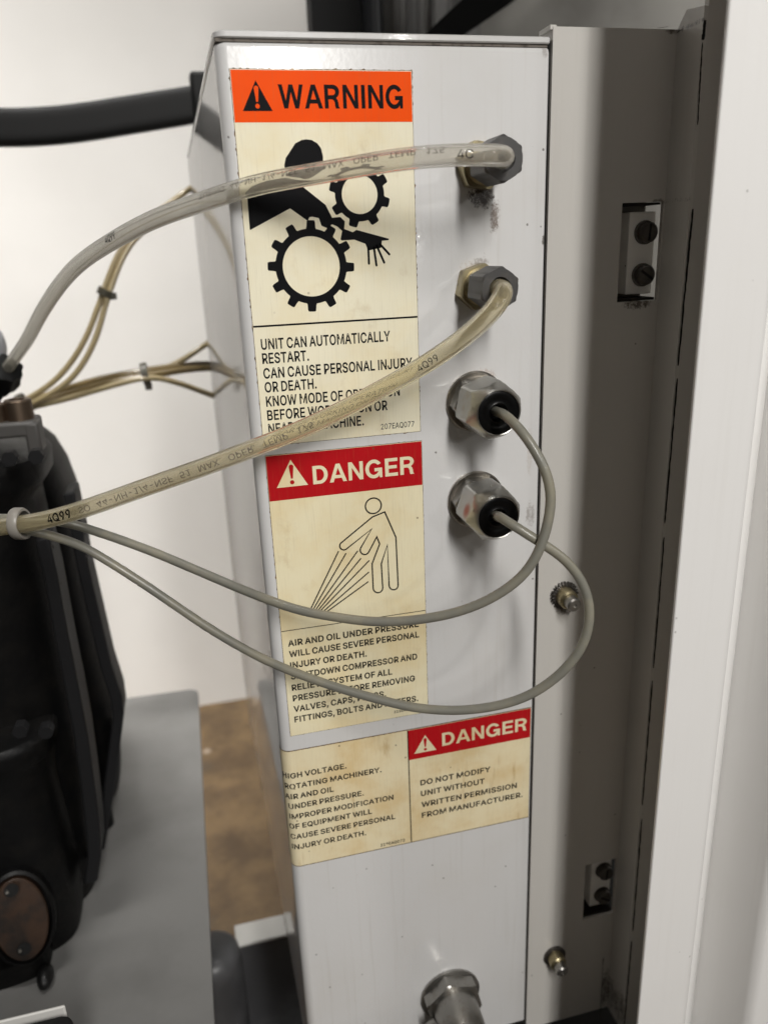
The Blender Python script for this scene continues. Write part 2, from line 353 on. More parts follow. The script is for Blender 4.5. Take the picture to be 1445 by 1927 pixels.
# ------------------------------------------------------------------ flat lettering and pictogram helpers (all in label plane coordinates X, Z)
# outlines of a plain grotesque alphabet (advance, contours), thousandths of an em
GLYPH = {
'A': (480, ['16,0 201,509 276,509 463,0 395,0 287,302 264,372 232,478 245,478 213,371 191,302 85,0', '110,142 110,199 370,199 370,142']),
'B': (456, ['60,0 60,509 241,509 289,504 329,491 359,469 381,442 394,410 398,374 395,344 387,320 373,301 356,286 336,275 315,267 315,262 339,257 363,245 385,227 402,203 414,173 418,136 413,100 400,67 377,39 344,18 301,4 247,0', '125,57 245,57 296,63 330,80 349,105 355,137 352,161 342,184 327,203 306,218 279,228 248,231 125,231', '125,285 238,285 265,288 288,296 308,309 323,326 333,348 336,372 330,403 313,429 283,446 240,452 125,452']),
'C': (510, ['267,-7 205,1 150,25 104,63 70,115 48,179 40,254 48,329 70,393 104,445 150,484 205,508 267,516 305,513 340,504 373,490 402,471 427,447 448,418 463,385 473,348 408,348 401,373 389,395 375,413 357,428 337,440 315,449 292,454 267,456 223,450 184,432 150,403 125,364 109,314 103,254 109,194 125,145 151,105 184,76 223,59 267,53 292,55 315,60 337,69 357,81 375,96 389,114 401,136 408,160 473,160 463,124 448,91 428,62 402,38 373,19 341,5 305,-4']),
'D': (502, ['219,0 96,0 96,57 215,57 272,63 318,81 354,110 379,149 394,198 399,255 394,312 379,361 354,399 320,428 275,446 221,452 93,452 93,509 225,509 294,501 353,478 399,441 433,391 455,329 462,255 455,181 433,119 398,68 351,31 291,8', '125,509 125,0 60,0 60,509']),
'E': (419, ['60,0 60,509 372,509 372,452 125,452 125,286 355,286 355,229 125,229 125,57 375,57 375,0']),
'F': (410, ['60,0 60,509 369,509 369,452 125,452 125,278 346,278 346,221 125,221 125,0']),
'G': (520, ['269,-7 205,1 149,25 104,64 69,116 47,179 40,254 47,329 69,393 103,445 149,484 203,508 265,516 304,513 340,504 374,489 403,469 429,445 449,416 465,384 474,349 408,349 399,372 387,393 373,411 356,427 337,439 315,448 291,454 265,456 222,450 183,432 150,404 125,364 109,314 103,254 109,194 125,145 151,105 184,76 224,59 269,53 309,57 345,71 374,93 396,123 410,160 415,202 434,199 283,199 283,256 478,256 478,200 471,141 451,91 419,50 377,19 326,0']),
'H': (517, ['60,0 60,509 125,509 125,289 392,289 392,509 457,509 457,0 392,0 392,232 125,232 125,0']),
'I': (196, ['66,0 66,509 131,509 131,0']),
'J': (396, ['185,-7 124,3 75,33 44,81 33,145 33,173 98,173 98,145 104,104 122,74 149,56 185,50 220,56 248,74 266,104 272,145 272,509 336,509 336,145 326,81 294,33 246,3']),
'K': (467, ['104,145 104,216 139,261 174,303 212,344 364,509 448,509 231,276 228,276', '60,0 60,509 125,509 125,334 124,225 125,193 125,0', '372,0 188,259 228,309 449,0']),
'L': (393, ['60,0 60,509 125,509 125,57 361,57 361,0']),
'M': (628, ['60,0 60,509 152,509 277,187 287,159 299,123 311,84 322,49 307,49 318,83 330,121 342,158 352,187 476,509 568,509 568,0 504,0 504,291 504,327 505,369 506,413 507,457 513,457 498,409 482,363 467,322 456,291 342,0 286,0 170,291 159,321 145,361 129,408 112,457 119,457 120,416 121,372 122,328 122,291 122,0']),
'N': (523, ['60,0 60,509 136,509 343,183 363,151 388,107 414,55 405,54 401,108 399,157 399,195 399,509 463,509 463,0 387,0 202,290 177,331 148,381 108,452 119,454 122,384 124,328 125,291 125,0']),
'O': (533, ['267,-7 205,1 150,25 105,63 70,115 48,179 40,254 48,329 70,393 105,445 150,484 205,508 267,516 329,508 384,484 429,445 464,393 486,329 493,254 486,179 464,115 429,63 384,25 329,1', '267,53 310,59 349,76 383,105 408,144 425,194 430,254 425,314 408,365 383,404 349,433 310,450 267,456 223,450 184,433 151,404 125,364 109,314 103,254 109,194 125,144 151,105 184,76 223,59']),
'P': (445, ['60,0 60,509 235,509 289,503 332,487 366,462 390,430 404,391 409,348 404,304 390,265 366,233 332,207 289,191 235,186 109,186 109,242 233,242 269,246 297,256 318,272 333,294 342,319 344,348 342,376 333,402 318,423 297,439 268,449 232,452 125,452 125,0']),
'Q': (533, ['245,159 313,159 369,85 384,65 468,-48 401,-48 346,27 331,46', '267,-7 205,1 150,25 105,63 70,115 48,179 40,254 48,329 70,393 105,445 150,484 205,508 267,516 329,508 384,484 429,445 464,393 486,329 493,254 486,179 464,115 429,63 384,25 329,1', '267,53 310,59 349,76 383,105 408,144 425,194 430,254 425,314 408,365 383,404 349,433 310,450 267,456 223,450 184,433 151,404 125,364 109,314 103,254 109,194 125,144 151,105 184,76 223,59']),
'R': (449, ['60,0 60,509 236,509 290,504 333,489 367,465 390,433 405,395 409,352 405,309 390,271 367,240 333,217 289,203 236,198 96,198 96,255 234,255 269,258 298,267 319,281 334,300 342,324 345,352 342,380 334,405 319,425 298,440 269,449 233,452 125,452 125,0', '353,0 230,229 303,229 428,0']),
'S': (447, ['224,-9 172,-4 128,9 91,31 64,60 46,96 38,137 104,137 110,110 123,88 142,71 166,59 194,52 224,49 257,52 286,60 311,74 329,92 341,114 346,139 342,161 332,179 316,193 296,205 245,222 184,239 128,260 86,289 60,326 52,372 58,413 75,448 102,476 138,498 180,511 227,516 275,511 316,498 351,476 377,449 394,415 401,378 337,378 326,412 302,437 267,453 225,459 194,456 167,448 145,435 129,418 118,398 115,376 119,352 131,334 148,319 169,308 212,293 264,279 312,264 336,252 359,238 379,220 395,198 405,171 408,139 403,99 386,64 360,34 323,11 278,-4']),
'T': (449, ['32,452 32,509 417,509 417,452 257,452 257,0 193,0 193,452']),
'U': (517, ['259,-8 203,-2 154,15 114,43 85,80 66,124 60,173 60,509 124,509 124,178 128,144 141,113 160,87 187,68 220,56 259,52 298,56 331,68 357,87 377,113 389,144 393,178 393,509 457,509 457,173 451,124 433,80 403,43 363,15 315,-2']),
'V': (480, ['204,0 16,509 84,509 192,206 215,137 248,31 235,31 267,138 290,206 395,509 463,509 278,0']),
'W': (686, ['155,0 16,509 82,509 163,196 175,145 187,94 197,40 189,40 200,94 211,145 224,196 306,509 380,509 462,196 474,145 486,94 497,40 488,40 499,94 510,145 523,196 603,509 670,509 530,0 455,0 368,323 351,391 336,475 350,475 335,395 318,323 230,0']),
'X': (474, ['18,0 217,284 217,236 29,509 104,509 178,400 204,361 223,329 243,292 232,292 252,329 272,361 298,400 374,509 446,509 259,239 259,287 456,0 382,0 292,129 268,165 250,195 230,231 244,231 225,196 206,166 182,129 91,0']),
'Y': (472, ['203,0 203,208 16,509 91,509 192,344 222,292 250,230 224,230 251,293 280,344 381,509 455,509 268,208 268,0']),
'Z': (438, ['42,0 42,46 273,385 306,431 341,476 348,454 285,452 223,452 40,452 40,509 397,509 397,462 169,129 134,81 97,33 90,54 152,57 214,57 399,57 399,0']),
'0': (453, ['227,-7 174,1 130,24 95,62 69,113 53,178 48,254 53,330 69,395 95,447 130,484 174,508 227,516 279,508 323,484 358,447 384,395 400,330 405,254 400,178 384,113 359,62 323,24 279,1', '227,50 261,56 290,74 313,103 330,144 340,194 344,254 340,314 330,365 313,405 290,435 261,453 227,460 192,453 163,435 140,405 123,365 113,314 109,254 113,194 123,144 140,103 163,74 192,56']),
'1': (453, ['76,0 76,55 391,55 391,0', '276,509 276,0 212,0 212,448 209,448 86,358 86,427 198,509']),
'2': (453, ['64,0 64,47 234,229 282,282 299,305 311,327 318,348 320,371 317,397 308,419 293,436 273,449 250,457 224,460 196,457 172,447 153,433 139,413 130,390 127,362 66,362 71,405 86,442 111,473 143,496 182,511 225,516 268,511 306,497 337,474 361,445 376,411 381,372 378,345 371,318 357,290 336,259 267,180 153,60 153,57 389,57 389,0']),
'3': (453, ['218,-7 173,-3 133,10 98,30 70,57 52,91 44,132 109,132 115,107 126,87 144,71 165,59 191,52 219,50 248,53 275,61 297,74 315,93 325,116 329,145 326,172 316,196 299,217 275,234 242,244 201,248 157,248 157,299 288,448 288,452 70,452 70,509 372,509 372,461 211,278 211,289 264,288 308,276 344,253 371,222 387,186 393,145 387,103 370,66 344,36 309,12 266,-2']),
'4': (453, ['40,105 40,158 247,509 311,509 109,166 109,163 413,163 413,105', '282,0 282,121 282,146 282,318 343,318 343,0']),
'5': (453, ['221,-7 178,-2 140,11 108,32 83,60 66,93 60,130 122,130 127,108 138,89 154,73 173,60 196,52 221,50 250,53 276,64 298,82 314,104 324,131 328,162 324,193 314,221 297,244 275,262 248,273 218,277 192,275 167,268 145,258 128,246 67,253 96,509 366,509 366,452 151,452 134,301 136,301 155,315 178,325 203,331 229,334 263,330 294,321 321,306 345,285 364,260 379,231 388,199 391,163 385,117 369,76 343,41 309,15 268,-1']),
'6': (453, ['226,-7 182,-1 142,15 109,40 84,74 69,115 64,162 68,199 80,239 102,285 137,340 252,509 322,509 151,261 145,261 154,275 165,288 179,299 196,307 214,312 235,314 278,309 316,295 346,271 370,240 384,201 389,157 384,112 368,73 343,39 310,14 271,-2', '226,48 254,52 279,63 299,79 314,101 324,128 327,157 324,187 314,213 299,235 279,251 254,262 226,265 198,262 174,252 153,235 138,214 128,188 125,158 128,128 138,102 153,79 174,63 198,52']),
'7': (453, ['97,0 323,448 323,452 62,452 62,509 391,509 391,449 165,0']),
'8': (453, ['226,-7 178,-2 136,11 101,33 74,62 57,96 52,135 55,166 65,195 81,220 101,241 125,256 153,265 153,267 119,282 93,308 76,342 70,380 75,417 90,450 114,477 146,498 184,511 226,516 269,511 306,498 337,477 361,450 377,417 382,380 376,342 359,308 333,282 300,267 300,265 327,256 351,241 372,220 387,195 397,166 401,135 395,96 378,62 352,33 317,11 275,-2', '226,49 258,52 285,60 307,74 323,91 333,113 337,139 333,165 322,189 305,208 283,223 256,232 226,235 196,232 169,223 147,208 130,189 119,165 115,139 119,113 129,91 145,74 167,60 195,52', '226,290 252,292 274,300 293,313 307,330 316,351 319,376 316,399 308,420 294,437 275,449 252,457 226,460 200,457 177,449 159,437 145,420 136,399 133,376 136,351 145,330 159,313 178,300 201,292']),
'9': (453, ['226,516 271,510 310,494 343,468 368,434 384,393 389,347 385,309 373,270 350,224 315,168 200,0 130,0 301,248 307,248 299,234 287,221 273,210 257,202 238,196 218,195 175,199 137,214 106,237 83,269 68,307 64,352 69,397 85,436 110,469 143,494 182,510', '226,460 199,457 174,446 154,429 138,407 129,381 125,352 129,322 138,295 154,274 174,257 199,247 226,243 254,247 279,257 299,273 314,295 324,321 327,350 324,381 314,407 299,429 279,446 254,457']),
'.': (188, ['95,-4 78,-1 63,9 53,24 50,41 53,59 63,73 78,83 95,87 113,83 128,73 138,59 141,41 138,24 128,9 113,-1']),
',': (188, ['38,-119 68,71 137,71 84,-119']),
'-': (453, ['337,244 337,188 114,188 114,244']),
'/': (249, ['235,533 71,-76 14,-76 178,533']),
}

_cache = {}
def _grow(pts, d):
    q = []
    for p in pts:
        if not q or math.dist(p, q[-1]) > .011: q.append(p)
    if len(q) > 3 and math.dist(q[0], q[-1]) < .011: q.pop()
    pts = q; out = []; n = len(pts)
    for i in range(n):
        p, a, b = Vector(pts[i]), Vector(pts[i-1]), Vector(pts[(i+1) % n])
        e1 = (p-a).normalized(); e2 = (b-p).normalized()
        n1 = Vector((-e1.y, e1.x)); n2 = Vector((-e2.y, e2.x)); mm = n1+n2
        mm = mm.normalized() if mm.length > .2 else n1
        out.append(tuple(p+mm*d/max(.55, mm.dot(n1))))
    return out
def _glyph(ch, bold):
    key = (ch, bold)
    if key in _cache: return _cache[key]
    cons = [[tuple(float(q)/1000 for q in p.split(',')) for p in con.split()] for con in GLYPH[ch][1]]
    def turn(c): return sum(c[i-1][0]*c[i][1]-c[i][0]*c[i-1][1] for i in range(len(c)))
    def inside(p, c):
        r = False
        for i in range(len(c)):
            (x1, y1), (x2, y2) = c[i-1], c[i]
            if (y1 > p[1]) != (y2 > p[1]) and p[0] < (x2-x1)*(p[1]-y1)/(y2-y1)+x1: r = not r
        return r
    outer = [c for c in cons if turn(c) < 0]; hole = [c for c in cons if turn(c) >= 0]; V = []; Fc = []
    for k, oc in enumerate(outer):
        cu = bpy.data.curves.new('glyph_source', 'CURVE'); cu.dimensions = '2D'; cu.fill_mode = 'BOTH'
        for con in [oc]+[h for h in hole if inside(h[0], oc)]:
            pts = _grow(con, bold)
            sp = cu.splines.new('POLY'); sp.points.add(len(pts)-1); sp.use_cyclic_u = True
            for q, p in zip(sp.points, pts): q.co = (p[0], p[1], 0, 1)
        o = bpy.data.objects.new('glyph_source', cu); COL.objects.link(o)
        dg = bpy.context.evaluated_depsgraph_get(); me = bpy.data.meshes.new_from_object(o.evaluated_get(dg)); b = len(V)
        V += [(v.co.x, v.co.y, k) for v in me.vertices]; Fc += [tuple(i+b for i in p.vertices) for p in me.polygons]
        bpy.data.objects.remove(o); bpy.data.curves.remove(cu); bpy.data.meshes.remove(me)
    _cache[key] = (V, Fc); return V, Fc
def text_geo(s, bold=.0, spacing=1.0):
    x = 0; V = []; Fc = []
    for ch in s:
        if ch == ' ': x += .155; continue
        vs, fs = _glyph(ch, bold); b = len(V)
        V += [(v[0]+x, v[1], v[2]) for v in vs]; Fc += [tuple(i+b for i in f) for f in fs]
        x += (GLYPH[ch][0]/1000+bold*1.1)*spacing
    return V, Fc
def _el(cx, cy, rx, ry, a0, a1, n=14): return [(cx+rx*math.cos(math.radians(a0+(a1-a0)*i/n)), cy+ry*math.sin(math.radians(a0+(a1-a0)*i/n))) for i in range(n+1)]
HEAVY = {'W': (146, [[(3,100),(25,100),(42,33),(62,100),(84,100),(104,33),(121,100),(143,100),(115,0),(93,0),(73,68),(53,0),(31,0)]]),
 'A': (108, [[(2,0),(42,100),(66,100),(106,0),(83,0),(75,21),(33,21),(25,0)], [(39,38),(69,38),(54,78)]]),
 'N': (108, [[(9,0),(9,100),(31,100),(77,31),(77,100),(98,100),(98,0),(76,0),(30,69),(30,0)]]),
 'I': (40, [[(9,0),(9,100),(31,100),(31,0)]]),
 'E': (94, [[(9,0),(9,100),(87,100),(87,82),(31,82),(31,60),(82,60),(82,42),(31,42),(31,18),(88,18),(88,0)]]),
 'D': (106, [[(9,0),(9,100),(50,100)]+_el(50,50,48,50,88,-88)+[(50,0)], [(31,18)]+_el(48,50,28,32,-90,90)+[(31,82)]]),
 'R': (106, [[(9,0),(9,100),(58,100)]+_el(58,71,37,29,86,-60,12)+[(78,42),(84,36),(88,24),(90,8),(96,0),(72,0),(68,10),(67,24),(62,34),(52,39),(31,39),(31,0)], [(31,56)]+_el(56,69.5,16,13,-90,90,10)+[(31,83)]]),
 'G': (116, [_el(56,50,52,52,33,301,40)+[(88,14),(91,0),(107,0),(107,54),(60,54),(60,36),(86,36)]+_el(56,50,30,33,322,38,34)])}
def heavy_geo(s):
    x = 0; V = []; Fc = []
    for ch in s:
        adv, cons = HEAVY[ch]
        if ('heavy', ch) not in _cache:
            cu = bpy.data.curves.new('glyph_source', 'CURVE'); cu.dimensions = '2D'; cu.fill_mode = 'BOTH'
            for pts in cons:
                sp = cu.splines.new('POLY'); sp.points.add(len(pts)-1); sp.use_cyclic_u = True
                for q, p in zip(sp.points, pts): q.co = (p[0]/100, p[1]/100, 0, 1)
            o = bpy.data.objects.new('glyph_source', cu); COL.objects.link(o)
            dg = bpy.context.evaluated_depsgraph_get(); me = bpy.data.meshes.new_from_object(o.evaluated_get(dg))
            _cache[('heavy', ch)] = ([(v.co.x, v.co.y, 0) for v in me.vertices], [tuple(p.vertices) for p in me.polygons])
            bpy.data.objects.remove(o); bpy.data.curves.remove(cu); bpy.data.meshes.remove(me)
        vs, fs = _cache[('heavy', ch)]; b = len(V)
        V += [(v[0]+x, v[1], 0) for v in vs]; Fc += [tuple(i+b for i in f) for f in fs]
        x += adv/100
    return V, Fc
def caph(bold):
    if bold == 'heavy': return 0.0, 1.0
    vs, _ = text_geo('H', bold); return min(v[1] for v in vs), max(v[1] for v in vs)
class Flat:
    """sheet geometry lying Y = -lift in front of the face, optional wrap round the box's left edge"""
    def __init__(s, lift): s.lift = lift; s.m = MB()
    def pt(s, x, z, more=0.0):
        xe = XL+RC; lift = s.lift+more
        if x >= xe: return Vector((x, -lift, z))
        a = (xe-x)/RC
        if a > math.pi/2: return Vector((XL-lift, RC+(a-math.pi/2)*RC, z))
        r = RC+lift
        return Vector((xe-r*math.sin(a), RC-r*math.cos(a), z))
    def rect(s, x0, z0, x1, z1, nx=None):
        n = nx or (30 if x0 < XL+RC else 1)
        xs = [x0+(x1-x0)*i/n for i in range(n+1)]
        if x0 < XL+RC: xs = [x0+(XL+RC-x0)*i/12 for i in range(12)]+[XL+RC, x1]
        vs = [s.pt(x, z0) for x in xs]+[s.pt(x, z1) for x in xs]; k = len(xs)
        s.m.add(vs, [(i, i+1, i+1+k, i+k) for i in range(k-1)])
    def ragged(s, x0, z0, x1, z1, amp, step=.0009):
        pts = []
        def side(a, b, nrm):
            n = max(2, int(math.dist(a, b)/step))
            for i in range(n):
                t = i/n; j = max(0, random.gauss(0, amp)) if random.random() < .5 else random.random()*amp*.3
                pts.append((a[0]+(b[0]-a[0])*t+nrm[0]*j, a[1]+(b[1]-a[1])*t+nrm[1]*j))
        side((x0, z0), (x1, z0), (0, -1)); side((x1, z0), (x1, z1), (1, 0)); side((x1, z1), (x0, z1), (0, 1)); side((x0, z1), (x0, z0), (-1, 0))
        s.poly(pts)
    def poly(s, pts): s.m.add([s.pt(*p) for p in pts], [tuple(range(len(pts)))])
    def stroke(s, pts, w, closed=False):
        n = len(pts); L = []; Rr = []
        for i, p in enumerate(pts):
            p = Vector(p); a = Vector(pts[i-1]) if (i or closed) else None; b = Vector(pts[(i+1) % n]) if (i < n-1 or closed) else None
            d1 = (p-a).normalized() if a is not None else (b-p).normalized(); d2 = (b-p).normalized() if b is not None else d1
            n1 = Vector((-d1.y, d1.x)); n2 = Vector((-d2.y, d2.x)); mm = (n1+n2)
            mm = mm.normalized() if mm.length > 1e-6 else n1
            k = min(2.2, 1/max(.25, mm.dot(n1)))
            L.append(p+mm*w/2*k); Rr.append(p-mm*w/2*k)
        N = n if closed else n-1
        s.m.add([s.pt(*p) for p in L]+[s.pt(*p) for p in Rr], [(i, (i+1) % n, (i+1) % n+n, i+n) for i in range(N)])
    def text(s, st, x0, x1, z, h, bold=.0, spacing=1.0, wscale=None, right=False):
        vs, fs = heavy_geo(st) if bold == 'heavy' else text_geo(st, bold, spacing); lo, hi = caph(bold)
        a = min(v[0] for v in vs); b = max(v[0] for v in vs)
        k = wscale if wscale else (x1-x0)/(b-a)
        ox = (x1-(b-a)*k) if right else x0
        s.m.add([s.pt(ox+(v[0]-a)*k, z+(v[1]-lo)*h/(hi-lo), v[2]*.000012) for v in vs], fs)
        return k
    def build(s, name, mat, parent, **kw): return s.m.build(name, mat, parent, **kw)
def XZ(uv): p = P(uv[0], uv[1], 0); return (p.x, p.z)
def plate(name, x0, z0, x1, z1, mt, parent, lift=.00022):
    """label sheet with thickness"""
    f = Flat(lift); f.rect(x0, z0, x1, z1); o = f.build(name, mt, parent); return o
def grime(x0, z0, x1, z1, parent, amp=.00022):
    f = Flat(.00010); f.ragged(x0-.0002, z0-.0002, x1+.0002, z1+.0002, amp); return f.build('edge_grime', M_edge, parent)

# ---- label 1: WARNING
AL, AR = .0160, .0920
l1 = thing('warning_label', 'cream label with orange WARNING header and black gears catching an arm', 'warning label', (.054, 0, -.078))
plate('sheet', AL, -.1557, AR, 0, M_cream, l1); grime(AL, -.1557, AR, 0, l1)
hd = plate('header', AL+.0002, -.0195, AR-.0002, -.0003, M_orange, l1, .00030)
c5 = crop(400, 50, 3.6125)
f = Flat(.00038)
tri = [XZ(c5(*p)) for p in ((292, 366), (207, 575), (409, 575))]
tri[1] = (tri[1][0], (tri[1][1]+tri[2][1])/2); tri[2] = (tri[2][0], tri[1][1])
f.poly(tri); f.build('hazard_triangle', M_ink, l1)
def exclaim(f, tri):
    ax, az = tri[0]; bx = (tri[1][0]+tri[2][0])/2; bz = tri[1][1]; H = az-bz; W = tri[2][0]-tri[1][0]; cx = (ax+bx)/2
    r = .085*H; pts = []
    zt = bz+.74*H; zb = bz+.30*H
    for i in range(9):
        t = math.pi*i/8; pts.append((cx+r*math.cos(t), zt+r*math.sin(t)))
    pts += [(cx-.035*H, zb), (cx+.035*H, zb)]
    f.poly(pts)
    f.poly([(cx+.08*H*math.cos(2*math.pi*i/20), bz+.16*H+.08*H*math.sin(2*math.pi*i/20)) for i in range(20)])
f = Flat(.00044); exclaim(f, tri); f.build('exclamation_mark', M_orange, l1)
f = Flat(.00038); a = XZ(c5(455, 558)); b = XZ(c5(1293, 558)); t = XZ(c5(800, 396))
f.text('WARNING', a[0], b[0], (a[1]+b[1])/2, t[1]-(a[1]+b[1])/2, bold='heavy'); f.build('header_lettering', M_ink, l1)
# pictogram
c2 = crop(420, 220, 3.6125)
def pl(pts, c): return [XZ(c(*p)) for p in pts]
def gear(f, c, hole, root, outer, n, rot, tw=.5):
    N = n*24; inn = []; out = []
    for i in range(N):
        a = 2*math.pi*i/N; ph = ((a-rot)*n/(2*math.pi)) % 1.0; ph = abs(ph-.5)*2   # 1 at tooth centre
        k = min(1, max(0, (ph-(1-tw*1.05))/(tw*.28)))
        r = root+(outer-root)*k
        out.append((c[0]+r*math.cos(a), c[1]+r*math.sin(a))); inn.append((c[0]+hole*math.cos(a), c[1]+hole*math.sin(a)))
    b = [f.pt(*p) for p in inn]+[f.pt(*p) for p in out]
    f.m.add(b, [(i, (i+1) % N, (i+1) % N+N, i+N) for i in range(N)])
g1 = XZ(c2(600, 1018)); sx = (XZ(c2(793, 1018))[0]-XZ(c2(406, 1018))[0])/2/193
f = Flat(.00030); gear(f, g1, 193*sx, 241*sx, 293*sx, 12, math.radians(-3), .46)
f.build('large_gear', M_ink, l1)
g2 = XZ(c2(927, 528)); f = Flat(.00030); gear(f, g2, 121*sx, 167*sx, 207*sx, 8, math.radians(31-2), .46); f.build('small_gear', M_ink, l1)
f = Flat(.00030)
f.poly(pl([(163, 530), (200, 470), (300, 420), (420, 400), (520, 458), (695, 598), (740, 686), (795, 680), (826, 710), (822, 762), (880, 784), (905, 768), (1125, 828), (1122, 838), (1078, 842), (1072, 890), (985, 908), (965, 862), (890, 834), (805, 840), (797, 832), (808, 775), (775, 745), (740, 730), (708, 757), (668, 740), (650, 688), (605, 678), (585, 682), (575, 708), (455, 622), (182, 770)], c2))
for a, b in (((985, 885), (990, 997)), ((1022, 880), (1041, 1009)), ((1040, 870), (1093, 990)), ((1062, 862), (1128, 934))):
    f.stroke(pl([a, b], c2), 15*sx)
    q = XZ(c2(*b)); f.poly([(q[0]+7.5*sx*math.cos(2*math.pi*i/12), q[1]+7.5*sx*math.sin(2*math.pi*i/12)) for i in range(12)])
f.build('arm_figure', M_ink, l1)
f = Flat(.00030)
f.poly(pl([(415, 330), (425, 280), (455, 235), (490, 180), (535, 157), (565, 153), (600, 157), (640, 180), (665, 215), (678, 270), (678, 325), (650, 380), (612, 438), (588, 464), (560, 458), (520, 420), (470, 400), (425, 375)], c2))
f.build('head_figure', M_ink, l1)
c3 = crop(460, 580, 3.6125)
f = Flat(.00030); a = XZ(c3(50, 125)); b = XZ(c3(1170, 60)); z = (a[1]+b[1])/2
f.rect(AL+.0001, z-.0004, AR-.0001, z+.0004); f.build('rule', M_ink, l1)
f = Flat(.00030)
L1 = [('UNIT CAN AUTOMATICALLY', (116, 282), (990, 225)), ('RESTART.', (124, 378), (440, 358)), ('CAN CAUSE PERSONAL INJURY', (132, 476), (1140, 407)),
      ('OR DEATH.', (141, 572), (492, 548)), ('KNOW MODE OF OPERATION', (150, 667), (1055, 597)), ('BEFORE WORKING ON OR', (158, 760), (972, 695)), ('NEAR THE MACHINE.', (166, 850), (812, 800))]
for s, a, b in L1:
    a = XZ(c3(*a)); b = XZ(c3(*b)); f.text(s, a[0], b[0], (a[1]+b[1])/2, .00478, bold=.017)
a = XZ(c3(928, 822)); b = XZ(c3(1153, 805)); f.text('207EAQ077', a[0], b[0], (a[1]+b[1])/2, .0027, bold=.004)
f.build('lettering', M_ink, l1)

# ---- label 2: DANGER (spray)
BL, BR = .0163, .0925
l2 = thing('danger_label', 'tall cream label with red DANGER header and a figure sprayed by jets', 'warning label', (.054, 0, -.237))
plate('sheet', BL, -.3142, BR, -.1606, M_cream2, l2); grime(BL, -.3142, BR, -.1606, l2, .00012)
plate('header', BL+.0001, -.1830, BR-.0001, -.1608, M_red, l2, .00030)
c4 = crop(480, 820, 4.014)
tri = pl([(267, 180), (165, 397), (400, 366)], c4); zz = (tri[1][1]+tri[2][1])/2; tri[1] = (tri[1][0], zz); tri[2] = (tri[2][0], zz); tri[0] = ((tri[1][0]+tri[2][0])/2, tri[0][1])
f = Flat(.00038); f.poly(tri)
a = XZ(c4(440, 366)); b = XZ(c4(1200, 285)); t = XZ(c4(435, 228)); z = (a[1]+b[1])/2
f.text('DANGER', a[0], b[0], z, t[1]-a[1], bold='heavy'); f.build('header_lettering', M_cream2, l2)
f = Flat(.00044); exclaim(f, tri); f.build('exclamation_mark', M_red, l2)
def arc(c, r, a0, a1, n=10): return [(c[0]+r*math.cos(math.radians(a0+(a1-a0)*i/n)), c[1]+r*math.sin(math.radians(a0+(a1-a0)*i/n))) for i in range(n+1)]
wst = 11.0/4.014*(.076/293)
f = Flat(.00030)
h0 = XZ(c4(892, 528)); rr = (XZ(c4(952, 528))[0]-XZ(c4(832, 528))[0])/2
f.stroke([(h0[0]+rr*math.cos(2*math.pi*i/40), h0[1]+rr*math.sin(2*math.pi*i/40)) for i in range(40)], wst, True)
body = [(885, 612), (978, 574), (1062, 765)] + arc((1045, 1128), 34, 0, 180, 12) + [(998, 822), (952, 965)] + arc((927, 1148), 36, 0, 180, 12) + [(883, 965), (940, 815), (918, 762)] \
    + arc((827, 862), 34, 30, 205, 12) + [(880, 702)] + arc((670, 830), 31, 45, 220, 12)
f.stroke(pl(body, c4), wst, True)
for a, b in (((630, 870), (412, 1324)), ((687, 885), (430, 1326)), ((775, 867), (447, 1328)), ((800, 923), (465, 1330)), ((862, 940), (482, 1332)), ((860, 1027), (505, 1334)), ((855, 1100), (530, 1336))):
    f.stroke(pl([a, b], c4), wst*.9)
f.build('sprayed_figure', M_ink, l2)
f = Flat(.00030); a = XZ((531.8, 1188.8)); b = XZ((782, 1150)); z = (a[1]+b[1])/2
f.rect(BL+.0001, z-.0002, BR-.0001, z+.0002); f.build('rule', M_ink, l2)
c5b = crop(500, 1150, 4.25)
f = Flat(.00030)
for s, a, b in [('AIR AND OIL UNDER PRESSURE', (180, 283), (1222, 124)), ('WILL CAUSE SEVERE PERSONAL', (190, 370), (1225, 207)), ('INJURY OR DEATH.', (198, 458), (808, 362)), ('SHUTDOWN COMPRESSOR AND', (204, 545), (1210, 385)),
                ('RELIEVE SYSTEM OF ALL', (211, 637), (1010, 505)), ('PRESSURE BEFORE REMOVING', (219, 722), (1192, 557)), ('VALVES, CAPS, PLUGS,', (226, 808), (962, 680)), ('FITTINGS, BOLTS AND FILTERS.', (233, 892), (1218, 715))]:
    a = XZ(c5b(*a)); b = XZ(c5b(*b)); f.text(s, a[0], b[0], (a[1]+b[1])/2, .00365, bold=.024)
a = XZ(c5b(1025, 812)); b = XZ(c5b(1200, 786)); f.text('212EAQ077', a[0], b[0], (a[1]+b[1])/2, .0015, bold=.02)
f.build('lettering', M_ink, l2)

